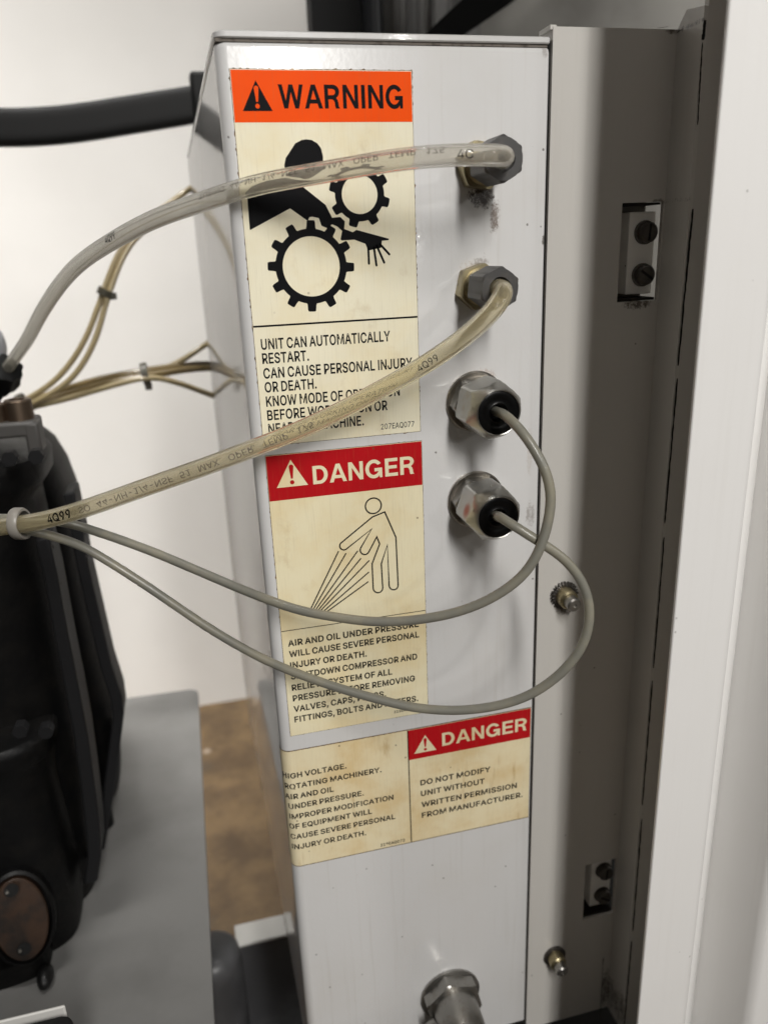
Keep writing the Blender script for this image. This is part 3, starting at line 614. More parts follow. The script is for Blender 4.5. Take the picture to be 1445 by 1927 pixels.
# ---- label 3: wide DANGER label wrapping round the left edge
CM, CR, C0, C3 = .0806, .1553-.0012, -.3238, -.4000
CL = CM-.0752
l3 = thing('danger_label', 'wide stained cream label with small red DANGER header at its right end', 'warning label', (.08, 0, -.362))
plate('sheet', CL, C3, CR, C0, M_cream3, l3)
f = Flat(.00010)
f.rect(CL, C3-.0006, CR+.0002, C0+.0005); f.build('edge_grime', M_edge, l3)
plate('header', CM+.0001, -.3434, CR-.0002, C0-.0002, M_red, l3, .00030)
f = Flat(.00034); f.rect(CM-.0004, C3, CM+.0002, C0); f.build('rule', M_ink, l3)
c6 = crop(500, 1330, 2.676)
tri = pl([(800, 137), (747, 236), (858, 214)], c6); zz = (tri[1][1]+tri[2][1])/2; tri = [((tri[1][0]+tri[2][0])/2, tri[0][1]-.0005), (tri[1][0], zz), (tri[2][0], zz)]
f = Flat(.00038); f.poly(tri); a = XZ(c6(887, 196)); b = XZ(c6(1311, 116)); t = XZ(c6(887, 131))
f.text('DANGER', a[0], b[0], (a[1]+b[1])/2, t[1]-a[1], bold='heavy'); f.build('header_lettering', M_cream3, l3)
f = Flat(.00044); exclaim(f, tri); f.build('exclamation_mark', M_red, l3)
f = Flat(.00030); ws = None
L3 = [('IMPROPER MODIFICATION', (115, 568), (643, 470)), ('HIGH VOLTAGE.', (105, 365), (407, 310)), ('ROTATING MACHINERY.', (105, 418), (583, 330)), ('AIR AND OIL', (112, 468), (343, 428)), ('UNDER PRESSURE.', (110, 518), (494, 448)),
      ('OF EQUIPMENT WILL', (120, 618), (535, 540)), ('CAUSE SEVERE PERSONAL', (125, 668), (652, 567)), ('INJURY OR DEATH.', (130, 718), (506, 650))]
ref = XZ(c6(145, 563)); refb = XZ(c6(643, 470))
vs, _ = text_geo('MPROPER MODIFICATION', .022); ws = (refb[0]-XZ(c6(133, 566))[0])/(max(v[0] for v in vs)-min(v[0] for v in vs))
for s, a, b in L3:
    a = XZ(c6(*a)); b = XZ(c6(*b)); f.text(s, 0, b[0], (a[1]+b[1])/2, .00345, bold=.022, wscale=ws, right=True)
for s, a, b in [('DO NOT MODIFY', (778, 393), (1130, 328)), ('UNIT WITHOUT', (780, 447), (1100, 388)), ('WRITTEN PERMISSION', (783, 501), (1262, 411)), ('FROM MANUFACTURER.', (785, 555), (1291, 456))]:
    a = XZ(c6(*a)); b = XZ(c6(*b)); f.text(s, a[0], b[0], (a[1]+b[1])/2, .0037, bold=.022)
a = XZ(c6(578, 702)); b = XZ(c6(700, 677)); f.text('218EAQ072', a[0], b[0], (a[1]+b[1])/2, .0020, bold=.02)
f.build('lettering', M_ink, l3)

# ------------------------------------------------------------------ fittings
def hexr(app):                                   # hexagon with slightly rounded corners, clipped by the profile radius
    def g(t, h, r):
        k = (t % (math.pi/3))-math.pi/6
        return min(app/math.cos(k), r, app*1.135)
    return g
OUT = Vector((0, -1, 0))
def bulkhead(c, label, hrot, angle):
    t = thing('bulkhead_fitting', label, 'tube fitting', (c[0], 0, c[1]), 'tube fittings on the box front')
    o = Vector((c[0], 0, c[1])); big = 1
    MB().lathe(o, OUT, [(0, .0102), (.0003, .0112), (.0055, .0112), (.0062, .0104)], 72, hexr(.0094), rot=angle).build('brass_hex', M_brass, t, smooth=28)
    MB().lathe(o+OUT*.0062, OUT, [(0, .0082), (.0012, .0082), (.002, .0070), (.013, .0070)], 40).build('collar', M_brass, t, smooth=30)
    MB().lathe(o+OUT*.0120, OUT, [(0, .0078), (.0006, .0093), (.0172, .0094), (.0180, .0084), (.0180, .0050), (.0150, .0046)], 96, hexr(.0083), rot=hrot).build('compression_nut', M_greynut, t, smooth=24)
bulkhead(F1, 'dark grey hex tube fitting with grimy brass base, upper of the two on the box', .52, .15)
bulkhead(F2, 'dark grey hex tube fitting with cleaner brass base, lower of the two, under the first', .63, .75)

def gland(c, label, rot, M_zinc=M_zinc):
    t = thing('cable_gland', label, 'cable gland', (c[0], 0, c[1]), 'zinc cable glands on the box front')
    o = Vector((c[0], 0, c[1]))
    MB().lathe(o, OUT, [(0, .0142), (.0004, .0150), (.0014, .0150), (.0020, .0143), (.0013, .0130), (.0007, .0118)], 64).build('washer', M_washer, t, smooth=30)
    MB().lathe(o+OUT*.0008, OUT, [(0, .0125), (.0006, .0139), (.0068, .0139), (.0074, .0128)], 96, hexr(.0118), rot=rot+.25).build('locknut', M_steel, t, smooth=24)
    pr = [(.0, .0118), (.0006, .0136), (.0014, .0143), (.0148, .0143), (.0156, .0140), (.0172, .0132), (.0190, .0123), (.0208, .0114), (.0220, .0108), (.0226, .01035), (.0224, .0100), (.0190, .0099)]
    MB().lathe(o+OUT*.0088, OUT, pr, 144, hexr(.0124), rot=rot, cap1=False).build('dome_nut', M_zinc, t, smooth=22)
    MB().lathe(o+OUT*.0302, OUT, [(-.004, .0101), (.0004, .0101), (.0008, .0095), (.0003, .0068), (.0000, .0054), (.0004, .0044), (-.0004, .0037), (-.006, .0034)], 48).build('rubber_seal', M_rubber, t, smooth=50)
    # small cast dot on the upper flat of the nut
    n = MB(); d = (Vector((.0004, 0, .0121))); n.lathe(o+OUT*.0212+d, Vector((0, -.42, 1)), [(-.001, .0011), (.0004, .0011), (.0007, .0008), (.0004, .0006), (.0005, 0.0001)], 20)
    n.build('cast_dot', M_zinc, t, smooth=30)
gland(G1, 'zinc cable gland with dome nut, directly under the two tube fittings', .73)
gland(G2, 'zinc cable gland with reddish scrape on its nut, lower of the pair', .87, M_zinc2)

# conduit connector at the bottom
ccx, ccz = P(846, 1868, 0).x, P(846, 1868, 0).z
t = thing('conduit_elbow', 'grey metal conduit elbow leaving the lowest part of the box front', 'conduit fitting', (ccx, 0, ccz))
o = Vector((ccx, 0, ccz))
MB().lathe(o, OUT, [(0, .0190), (.0005, .0196), (.0018, .0196), (.0022, .0185)], 64).build('washer', M_steel, t, smooth=30)
MB().lathe(o+OUT*.0020, OUT, [(0, .0165), (.0008, .0192), (.0080, .0192), (.0088, .0178)], 96, hexr(.0166), rot=.3).build('locknut', M_steel, t, smooth=24)
pth = smooth_path(catmull([o+OUT*.006, o+OUT*.016, o+OUT*.030+Vector((.0, 0, -.003)), o+OUT*.042+Vector((0, 0, -.012)), o+OUT*.048+Vector((0, 0, -.028)), o+OUT*.048+Vector((0, 0, -.06))], .004), 3)
MB().sweep(pth, .0142, 40).build('elbow_pipe', M_steel, t, smooth=40)
MB().lathe(o+OUT*.014+Vector((-.0125, 0, -.006)), (-1, -.2, -.5), [(0, .005), (.006, .005), (.007, .004)], 24).build('set_screw', M_steel, t, smooth=30)

# ------------------------------------------------------------------ clear tubes and cables
class Hose:
    def __init__(s, pts, step=.003, it=5): s.p = smooth_path(catmull(pts, step), it); s.f = frames(s.p); s.l = [0]
    def finish(s):
        for i in range(1, len(s.p)): s.l.append(s.l[-1]+(s.p[i]-s.p[i-1]).length)
        return s
    def at(s, d):
        i = 0
        while i < len(s.l)-2 and s.l[i+1] < d: i += 1
        k = (d-s.l[i])/max(1e-9, s.l[i+1]-s.l[i]); p = s.p[i].lerp(s.p[i+1], k)
        return p, s.f[i][1].lerp(s.f[i+1][1], k).normalized()
def on_hose(h, mb, st, d0, size, r, flip=False, rev=True, bold=.0, up=0.0, wk=1.0):
    """lettering laid on the hose's skin, on the side that faces the operator"""
    vs, fs = text_geo(st, bold); lo, hi = caph(bold); k = size/(hi-lo); out = []
    w = max(v[0] for v in vs); face = Vector((-.05, -1, .25))
    for x, y, ly in vs:
        p, tg = h.at(d0 + (w-x if rev else x)*k*wk)
        n = (face-tg*face.dot(tg)).normalized(); side = tg.cross(n)
        if side.z < 0: side = -side
        yy = (y-(lo+hi)/2)*k; yy = -yy if flip else yy
        a = (yy+up)/r
        out.append(p+(n*math.cos(a)+side*math.sin(a))*(r+.00006+ly*.000012))
    mb.add(out, fs)
def hollow(h, r, ri, n=24):
    m = MB(); m.sweep(h.p, r, n, False)
    inner = MB().sweep(h.p, ri, n, False)
    b = len(m.v); m.v += inner.v; m.f += [tuple(reversed([i+b for i in f])) for f in inner.f]
    N = len(h.p)
    for e, base in ((0, 0), (1, (N-1)*n)):
        for j in range(n):
            k = (j+1) % n; q = (base+j, base+k, b+base+k, b+base+j); m.f.append(q if e else tuple(reversed(q)))
    return m
def nz(c, y): return Vector((c[0], y, c[1]))
T1 = [nz(F1, -.024), nz(F1, -.036), PD(955, 293, .307), PD(936, 292, .299), PD(905, 291.5, .297), PD(850, 291, .298), PD(750, 300, .300), PD(662, 315, .304), PD(560, 333, .310), PD(474, 350, .318), PD(360, 387, .335), PD(288, 413.5, .350), PD(207, 457, .378),
      PD(138, 507, .412), PD(86, 576, .455), PD(52, 639, .50), PD(26, 677, .535), PD(12, 697, .55)]
h1 = Hose(T1, .003, 14).finish(); TR = .0041
t1 = thing('clear_tube', 'clear plastic air tube arching from the upper grey fitting across the orange label', 'plastic tube', P(700, 305, -.04), 'clear air tubes plugged into the box')
hollow(h1, TR, .0027).build('tube_wall', M_tube1, t1, smooth=60)
m = MB(); L = h1.l[-1]
def dist_near(h, u, v):
    best = (9, 0)
    for p, l in zip(h.p, h.l):
        d = p-CAM; z = d.dot(RZ); e = math.hypot(d.dot(RX)/z*F_PX+W_PX/2-u, d.dot(RY)/z*F_PX+H_PX/2-v)
        if e < best[0] or best[0] == 9: best = (e, l)
    return best[1]
on_hose(h1, m, '4Q99', dist_near(h1, 228, 443), .0036, TR, bold=.02, wk=.8)
m.build('batch_print', M_ink, t1); m = MB()
on_hose(h1, m, '4C', dist_near(h1, 885, 292), .0032, TR, bold=.0, up=-.001)
m.build('batch_print', M_ink, t1)
m = MB(); on_hose(h1, m, 'TUBING   44-NH-1/4-NSF   51   MAX.   OPER.   TEMP.   175', dist_near(h1, 830, 292), .0024, TR, flip=True, wk=1.15, up=.0008)
m.build('faded_print', M_print, t1)

T2 = [nz(F2, -.024), nz(F2, -.034), PD(949, 547, .322), PD(945, 563, .317), PD(930, 586, .318), PD(903, 610, .322), PD(859, 646, .330), PD(792, 691, .338), PD(709, 737, .344), PD(626, 781, .346), PD(543, 818, .347), PD(460, 850, .346), PD(400, 873, .346), PD(277, 916, .348), PD(155, 959, .352), PD(83, 979, .358), PD(30, 988, .364), PD(-60, 1000, .37)]
h2 = Hose(T2, .003, 10).finish()
t2 = thing('clear_tube', 'yellowed clear air tube sloping from the lower grey fitting down to the zip tie', 'plastic tube', P(600, 790, -.03), 'clear air tubes plugged into the box')
hollow(h2, TR, .0027).build('tube_wall', M_tube2, t2, smooth=60)
m = MB(); on_hose(h2, m, '4Q99', dist_near(h2, 146, 962), .0040, TR, bold=.02, wk=.9); m.build('batch_print', M_ink, t2); m = MB(); on_hose(h2, m, '4Q99', dist_near(h2, 832, 664), .0030, TR, wk=1.0); m.build('batch_print', M_ink, t2)
m = MB(); on_hose(h2, m, 'SO   44-NH-1/4-NSF   51   MAX.   OPER.   TEMP.   175', dist_near(h2, 590, 798), .0028, TR, flip=True, wk=1.15, up=-.0002); m.build('faded_print', M_print, t2)

K1 = [nz(G1, -.024), nz(G1, -.033), PD(944, 776, .345), PD(975, 804, .336), PD(1008, 850, .333), PD(1030, 895, .334), PD(1037, 940, .336), PD(1028, 995, .338), PD(1010, 1045, .340), PD(980, 1087, .343), PD(930, 1123, .347), PD(860, 1152, .352), PD(779, 1167, .357), PD(704, 1170, .361), PD(630, 1161, .365), PD(555, 1146, .369),
      PD(460, 1111, .374), PD(370, 1073, .378), PD(277, 1034, .380), PD(166, 995, .378), PD(111, 981, .374), PD(42, 976, .370), PD(-60, 976, .37)]
K2 = [nz(G2, -.024), nz(G2, -.033), PD(935, 969, .352), PD(953, 981, .345), PD(1012, 1018, .343), PD(1062, 1052, .346), PD(1085, 1078, .348), PD(1102, 1108, .350), PD(1110, 1152, .352), PD(1103, 1199, .354), PD(1077, 1244, .357), PD(1044, 1277, .360), PD(1006, 1303, .363), PD(960, 1322, .366), PD(900, 1334, .369), PD(840, 1337, .372), PD(782, 1332, .375), PD(735, 1322, .377), PD(665, 1303, .380), PD(594, 1280, .383), PD(500, 1242, .387), PD(400, 1186, .390), PD(277, 1103, .390), PD(199, 1053, .386), PD(155, 1028, .382), PD(111, 1012, .376), PD(42, 996, .370), PD(-60, 990, .37)]
for pts, lab in ((K1, 'slim grey cable looping from the upper cable gland, inner and shorter of the two loops'), (K2, 'slim grey cable looping from the lower cable gland, outer and longer of the two loops')):
    h = Hose(pts, .003, 4)
    o = MB().sweep(h.p, .00222, 18).build('grey_cable', M_wire, None, smooth=60); tag(o, lab, 'cable', 'grey cables from the glands')
# zip tie holding tube and cables
z0 = PD(37, 986, .366)
zt = thing('zip_tie', 'grey nylon zip tie gripping the clear tube and both grey cables', 'zip tie', z0)
ax = (PD(60, 986, .366)-z0).normalized()
def rr_(t, h, r): return r*(1+.10*math.cos(2*t+1.2))
MB().lathe(z0-ax*.0024+Vector((0, .001, -.0002)), ax, [(0, .0066), (0, .0078), (.0008, .0083), (.0040, .0083), (.0048, .0078), (.0048, .0066)], 48, rr_, False, False).build('strap', M_tie, zt, smooth=40)
MB().box(z0+Vector((-.0022, .005, -.0095)), z0+Vector((.0022, .010, -.0045))).build('lock_head', M_tie, zt, bevel=.0006)

# ------------------------------------------------------------------ side panel right of the box
XA0, XA1, ZA0, ZA1, YB = .1566, .2175, -.577, .0178, -.0190
sp = thing('side_panel', 'shaded grey white folded sheet metal panel with two latch openings, right of the control box', 'metal panel', (.187, 0, ZA0))
xs = [XA0, .1947, .2166, XA1]; zs = [ZA0, -.493, -.448, -.1004, -.0546, ZA1]; holes = {(1, 1), (1, 3)}
m = MB(); TH = .002
def cell(i, j): return 0 <= i < len(xs)-1 and 0 <= j < len(zs)-1 and (i, j) not in holes
for i in range(3):
    for j in range(5):
        if not cell(i, j): continue
        x0, x1, a, b = xs[i], xs[i+1], zs[j], zs[j+1]
        m.add([(x0, 0, a), (x1, 0, a), (x1, 0, b), (x0, 0, b)], [(0, 1, 2, 3)])
        m.add([(x0, TH, a), (x1, TH, a), (x1, TH, b), (x0, TH, b)], [(3, 2, 1, 0)])
        for (di, dj), q in (((-1, 0), (x0, a, x0, b)), ((1, 0), (x1, b, x1, a)), ((0, -1), (x1, a, x0, a)), ((0, 1), (x0, b, x1, b))):
            if not cell(i+di, j+dj):
                m.add([(q[0], 0, q[1]), (q[0], TH, q[1]), (q[2], TH, q[3]), (q[2], 0, q[3])], [(0, 1, 2, 3)])
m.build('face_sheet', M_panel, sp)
MB().box((XA0, TH, ZA0), (XA0+.0015, .03, ZA1-.0005)).build('return_flange', M_panel, sp)
MB().box((XA0-.0011, .0006, ZA1-.001), (XA0+.0018, .012, ZA1+.0008)).build('corner_tab', M_panel, sp)
m = MB(); top = [(0, ZA1), (.0, ZA1+.001), (-.005, ZA1+.0065), (YB, ZA1+.0045)]
m.prism([(XA1, 0.0, ZA0), (XA1, YB, ZA0), (XA1, YB, ZA1+.0045), (XA1, -.006, ZA1+.0062), (XA1, 0.0, ZA1+.0002)], (.002, 0, 0)); m.build('folded_flange', M_panel, sp)
# small dark weld gap near the top of the fold
def dark(u0, v0, u1, v1, w, X=None, Y=None, n=14, jit=.5, m=None):
    """irregular dark slit on a plane X=const or Y=const"""
    def pp(u, v):
        d = ray(u, v)
        return CAM+d*((X-CAM.x)/d.x) if X is not None else CAM+d*((Y-CAM.y)/d.y)
    a, b = pp(u0, v0), pp(u1, v1); ax = (b-a).normalized(); nn = Vector((1, 0, 0)) if X is None else Vector((0, 1, 0))
    lf = []; rt = []
    for i in range(n+1):
        p = a.lerp(b, i/n); k = w*(1-jit*random.random()); k2 = w*(1-jit*random.random())
        if i in (0, n): k *= .6; k2 *= .6
        lf.append(p-nn*k/2); rt.append(p+nn*k2/2)
    vs = lf+rt; N = n+1; m = m or MB()
    return m.add(vs, [(i, i+1, i+1+N, i+N) for i in range(n)])
dark(1267, 66, 1284, 54, .0022, X=XA1-.0002, n=6).build('weld_gap', M_black, sp)
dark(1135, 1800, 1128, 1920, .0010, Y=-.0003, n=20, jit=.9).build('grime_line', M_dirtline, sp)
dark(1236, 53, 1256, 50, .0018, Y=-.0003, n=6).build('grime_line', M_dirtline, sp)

# latches seen through the openings
def latch(zc, zt, lab, tilt=0):
    t = thing('latch', lab, 'latch', (.206, .006, (zc+zt)/2), 'latches behind the side panel openings')
    MB().box((.1900, .0160, zc-.006), (.2170, .0175, zt+.006)).build('back_plate', M_recess, t)
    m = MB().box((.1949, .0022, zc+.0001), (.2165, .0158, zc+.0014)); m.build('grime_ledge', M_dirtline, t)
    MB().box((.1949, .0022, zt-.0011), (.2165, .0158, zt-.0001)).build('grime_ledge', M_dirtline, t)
    MB().box((.2026, .0060, zc+.0030), (.2169, .0160, zt-.0040)).build('strike_plate', M_strike, t, bevel=.0006)
    cz = (zc+zt)/2
    for k, (dz, ang) in enumerate(((.0098, 1.5), (-.0102, 2.55))):
        o = Vector((.2111, .0060, cz+dz-.0005))
        b = MB().lathe(o, OUT, [(0, .0056), (.0010, .0056), (.0012, .0048), (.0042, .0048), (.0050, .0040)], 40).build('slotted_screw', M_darkbolt, t, smooth=30)
        d = Vector((math.cos(ang), 0, math.sin(ang))); n = Vector((-d.z, 0, d.x))
        q = o+OUT*.00508
        MB().add([q+d*.0039+n*.0006, q-d*.0039+n*.0006, q-d*.0039-n*.0006, q+d*.0039-n*.0006], [(0, 1, 2, 3)]).build('slot', M_black, b)
    return t
latch(-.1004, -.0546, 'latch strike with two slotted screws in the upper opening of the side panel')
latch(-.493, -.448, 'latch strike with two slotted screws in the lower opening of the side panel')
# studs
def stud(u, v, lab, ang, starlock):
    q = P(u, v, 0); t = thing('threaded_stud', lab, 'stud', (q.x, 0, q.z), 'studs on the side panel')
    o = Vector((q.x, 0, q.z)); d = Vector((math.sin(ang), -1, -.06))
    def star(tt, h, r): return r*(1+.09*(1 if math.sin(tt*26) > 0 else -1))
    MB().lathe(o, OUT, [(0, .0074), (.0014, .0076), (.0020, .0062)], 104, star if starlock else None).build('lock_washer', M_darkbolt, t, smooth=20)
    MB().lathe(o, d, [(0, .0054), (.0068, .0054), (.0078, .0046)], 36).build('brass_sleeve', M_brass, t, smooth=30)
    MB().lathe(o+d.normalized()*.007, d, [(0, .0036), (.0006, .0039), (.0055, .0039), (.0064, .0031), (.0064, .0012), (.0056, .0011)], 30).build('stud_end', M_steel, t, smooth=30)
stud(1060, 1119, 'brass sleeved stud with toothed lock washer, beside the grey cable loop', .0, True)
stud(1042, 1797, 'brown brass sleeved stud low on the side panel, under the lower latch', .0, False)

# ------------------------------------------------------------------ cabinet post with slots, and the door
cp = thing('cabinet', 'white cabinet edge with shaded slotted post and bright folded door along the right', 'cabinet', (.26, YB, -.9))
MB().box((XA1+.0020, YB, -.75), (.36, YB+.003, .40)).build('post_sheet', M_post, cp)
for u0, v0, u1, v1, wd in ((1323, 38, 1319, 75, .0016), (1318, 80, 1309, 235, .0006), (1300, 393, 1272, 688, .0010), (1271, 712, 1247, 985, .0009), (1246, 1011, 1226, 1257, .0009), (1224, 1281, 1205, 1515, .0009), (1204, 1541, 1187, 1752, .0010), (1185, 1771, 1171, 1930, .0009)):
    m = dark(u0+3, v0, u1+3, v1, wd*1.35, Y=YB-.0003, n=30, jit=.55)
    m.build('slot', M_black, cp)
YC = -.090; XC = P(1283, 1000, YC).x; XD = P(1406, 1000, YC).x; XW = .262
dr = MB()
prof = []
t_ = .0016; r_ = .0055
prof = [(XC, YC+t_), (XC, YC+.0004), (XC+.0004, YC)]
for i in range(11):
    a_ = math.pi/2*i/10; prof.append((XD-r_+r_*math.sin(a_), YC+r_-r_*math.cos(a_)))
prof += [(XD, YC+.009), (.2455, -.030), (XW, -.030), (XW, -.0285), (.2448, -.0285), (XD-t_, YC+.0095), (XD-t_, YC+r_)]  # slanted return out of view, shaped to block light behind the door
for i in range(1, 10):
    a_ = math.pi/2*(1-i/10); prof.append((XD-r_+(r_-t_)*math.sin(a_), YC+r_-(r_-t_)*math.cos(a_)))
prof += [(XD-r_, YC+t_)]
dr.prism([(x, y, -.9) for x, y in prof], (0, 0, 1.4)); door = dr.build('door', M_door, cp, smooth=40)
YE = P(1443, 1700, 0).y
d_ = ray(1443, 1700); YE = (CAM+d_*((XW-CAM.x)/d_.x)).y
r2 = .006; prof = [(XW, -.021), (XW, YE+r2)]
for i in range(1, 11):
    a_ = math.pi/2*i/10; prof.append((XW+r2-r2*math.cos(a_), YE+r2-r2*math.sin(a_)))
prof += [(XW+.2, YE), (XW+.2, YE+.002), (XW+r2, YE+.002), (XW+.002, YE+r2), (XW+.002, -.021)]
MB().prism([(x, y, -.9) for x, y in prof], (0, 0, 1.4)).build('inner_fold', M_door, door, smooth=40)

# ------------------------------------------------------------------ machine parts behind the top of the box
bp = thing('machine', 'dark shaded machine interior behind the top right of the control box', 'machine', (.26, .5, .1))
a = P(587, 40, .46).x
MB().box((a, .46, -.05), (P(690, 30, .46).x, .485, .45)).build('black_upright', mat('black_steel', (.004, .004, .004), .6, spec=.1), bp)
MB().lathe((P(703, 30, .45).x, .452, -.05), (0, 0, 1), [(0, .010), (.5, .010)], 30).build('black_pipe', mat('black_pipe_paint', (.010, .0105, .012), .4, spec=.3), bp, smooth=40)
m = MB(); x0, x1 = P(700, 30, .50).x, P(900, 30, .50).x; n = 70
rn = [random.uniform(-.0025, .0025) for _ in range(n+1)]
m.rings([[Vector((x0+(x1-x0)*i/n, .50+rn[i]+.006*math.sin(i*.35), z)) for i in range(n+1)] for z in (-.05, .45)], False, False, closed=False); m.build('fibre_sheet', M_foam, bp, smooth=60)
m = MB(); q = [P(798, 66, .42), P(872, 66, .42), P(968, 0, .42), P(868, 0, .42)]
d1 = (q[3]-q[0]); d2 = (q[2]-q[1])
m.prism([q[0]-d1*1.5, q[1]-d2*1.5, q[2]+d2*4, q[3]+d1*4], (0, .02, 0)); m.build('diagonal_brace', mat('black_brace', (.003, .003, .003), .7, spec=.1), bp)
MB().box((P(820, 30, .55).x, .55, -.5), (.75, .56, .6)).build('rear_sheet', M_cabin, bp)

# black hose to the upper left
t = thing('black_hose', 'thick flat black hose curving in from the left to behind the control box', 'hose', P(200, 225, .5))
ctl = [(-140, 236), (-40, 240), (60, 240), (150, 232), (250, 216), (350, 200), (420, 188), (520, 175)]
pth = smooth_path(catmull([P(u, v, .5) for u, v in ctl], .01), 3); m = MB(); R = []
for i, (p, tg, aa, bb) in enumerate(frames(pth)):
    up = Vector((0, 0, 1)); up = (up-tg*up.dot(tg)).normalized(); sd = Vector((0, 1, 0)); hgt = .0160; dp = .008
    R.append([p+up*hgt*min(1, max(-1, 1.25*math.sin(2*math.pi*j/24)))+sd*dp*min(1, max(-1, 1.25*math.cos(2*math.pi*j/24))) for j in range(24)])
m.rings(R); m.build('hose_body', M_bar, t, smooth=40)
q = P(372, 180, .5)
MB().box((q.x-.006, .488, q.z-.022), (q.x+.05, .512, q.z+.0195)).build('clamp', M_bar, t, bevel=.004)

# ------------------------------------------------------------------ rear tubes
bz = .395
def rt(pts, r, mt, name, lab, grp):
    p = smooth_path(catmull([P(u, v, y) for u, v, y in pts], .006), 3)
    o = MB().sweep(p, r, 14).build(name, mt, None, smooth=60); tag(o, lab, 'plastic tube', grp); return o
G = 'thin amber tubes running behind the control box'
rt([(-30, 790, .40), (30, 764, .40), (100, 742, .40), (180, 716, .40), (273, 699, .40), (330, 690, .41), (390, 686, .425), (440, 690, .45)], .0036, M_tube3, 'amber_tube', 'dark amber tube along the top of the zip tied bundle', G)
rt([(-30, 800, .393), (30, 776, .393), (100, 752, .393), (180, 727, .393), (273, 708, .393), (330, 698, .405), (390, 692, .42), (440, 696, .45)], .0034, M_tube3, 'amber_tube', 'dark amber tube along the underside of the zip tied bundle', G)
rt([(40, 770, .388), (120, 752, .388), (200, 729, .388), (273, 710, .388), (305, 712, .392), (345, 724, .40), (400, 744, .418), (440, 760, .45)], .0027, M_tube4, 'amber_tube', 'pale thin tube drooping below the bundle after the zip tie', G)
rt([(200, 713, .41), (273, 699, .408), (310, 693, .41), (345, 677, .412), (386, 649, .418), (420, 630, .45)], .0027, M_tube4, 'amber_tube', 'pale thin tube rising above the bundle to the box edge', G)
rt([(35, 760, .385), (90, 728, .385), (130, 688, .387), (165, 630, .39), (193, 555, .395), (222, 480, .40), (265, 425, .405), (330, 375, .412), (362, 352, .418), (400, 330, .45)], .0026, M_tube4, 'amber_tube', 'pale thin tube climbing steeply, left one of the rising pair', G)
rt([(60, 760, .38), (105, 736, .38), (145, 702, .382), (180, 640, .386), (203, 560, .392), (236, 475, .40), (275, 430, .405), (340, 388, .412), (372, 372, .418), (410, 350, .45)], .0026, M_tube4, 'amber_tube', 'pale thin tube climbing steeply, right one of the rising pair', G)
def tie(u, v, y, du, dv, r, lab):
    q = P(u, v, y); d = (P(u+du, v+dv, y)-q).normalized(); t = thing('zip_tie', lab, 'zip tie', q)
    MB().lathe(q-d*.003, d, [(0, r*.85), (0, r), (.006, r), (.006, r*.85)], 24, None, False, False).build('strap', M_tiedk, t, smooth=30)
    sd = d.cross(Vector((0, 1, 0))).normalized()*(-r*1.1)
    MB().box(q+sd-Vector((.003, .003, .003)), q+sd+Vector((.003, .003, .003))).build('lock_head', M_tiedk, t, bevel=.0008)
tie(274, 704, .397, 40, -8, .0105, 'dark zip tie round the horizontal amber tube bundle')
tie(198, 550, .393, 16, -40, .0066, 'small dark zip tie round the rising pair of thin tubes')
tie(46, 762, .392, 40, -18, .0105, 'dark zip tie on the amber tubes just above the bronze bolt')

# ------------------------------------------------------------------ compressor on the left
M_facet = mat('lit_casting_black', (.012, .012, .013), .5, bump=(200, .2, .001), spec=.25)  # lighter black, the lit look of ribs and facets put into the colour
cm = thing('compressor', 'black cast iron compressor housing at the left edge, in deep shade', 'compressor', P(60, 1300, .22))
def casting(rows, Y, half, name, n=64):
    m = MB(); R = []
    for k in range(len(rows)):
        K = 4 if k < len(rows)-1 and rows[k+1][0]-rows[k][0] > 30 else 1
        for i in range(K):
            t = i/K; nx = rows[min(k+1, len(rows)-1)]
            pr_ = P(rows[k][1]+(nx[1]-rows[k][1])*t, rows[k][0]+(nx[0]-rows[k][0])*t, Y)
            cx = -.30; rx = pr_.x-cx; hy = half*(rx/.17)**.5
            R.append([Vector((cx+rx*math.copysign(abs(math.cos(2*math.pi*j/n))**.42, math.cos(2*math.pi*j/n)), Y+hy*math.copysign(abs(math.sin(2*math.pi*j/n))**.55, math.sin(2*math.pi*j/n)), pr_.z)) for j in range(n)])
    m.rings(R); return m.build(name, M_cast, cm, smooth=34)
casting([(838, 60), (842, 86), (852, 93), (884, 95), (890, 92), (914, 76), (922, 74), (1000, 90), (1080, 108), (1200, 130), (1300, 150), (1380, 165), (1480, 177), (1560, 187), (1605, 190), (1650, 183), (1690, 172)], .215, .060, 'front_casting')
casting([(808, 40), (816, 75), (835, 100), (870, 122), (920, 141), (1000, 155), (1060, 165), (1150, 186), (1250, 209), (1310, 229), (1345, 232), (1400, 226), (1500, 213), (1600, 196), (1690, 168), (1700, 120)], .300, .070, 'rear_casting')
def lobe(u, v, Y, rx, ry, rz, name, mt=M_cast, parent=None, tiltv=(0, 0)):
    q = P(u, v, Y); m = MB(); n = 28; R = []
    for i in range(15):
        a = -math.pi/2+math.pi*i/14
        R.append([q+Vector((rx*math.cos(a)*math.cos(2*math.pi*j/n)+tiltv[0]*math.sin(a)*rz, ry*math.cos(a)*math.sin(2*math.pi*j/n), rz*math.sin(a))) for j in range(n)])
    m.rings(R); return m.build(name, mt, parent or cm, smooth=60)
casting([(1350, 84), (1354, 100), (1362, 106), (1384, 107), (1390, 101), (1440, 106), (1520, 124), (1600, 142), (1680, 156), (1740, 155), (1790, 128)], .165, .045, 'front_cover')
def web(outer, Y, wpx, th, name):
    pts = outer+[(u-wpx, v+6) for u, v in reversed(outer)]
    MB().prism([P(u, v, Y) for u, v in pts], (0, th, 0)).build(name, M_facet, cm, bevel=.0016)
web([(92, 1010), (108, 1080), (130, 1200), (150, 1300), (166, 1385), (179, 1480), (188, 1560), (191, 1610), (184, 1660)], .152, 26, .030, 'rib')
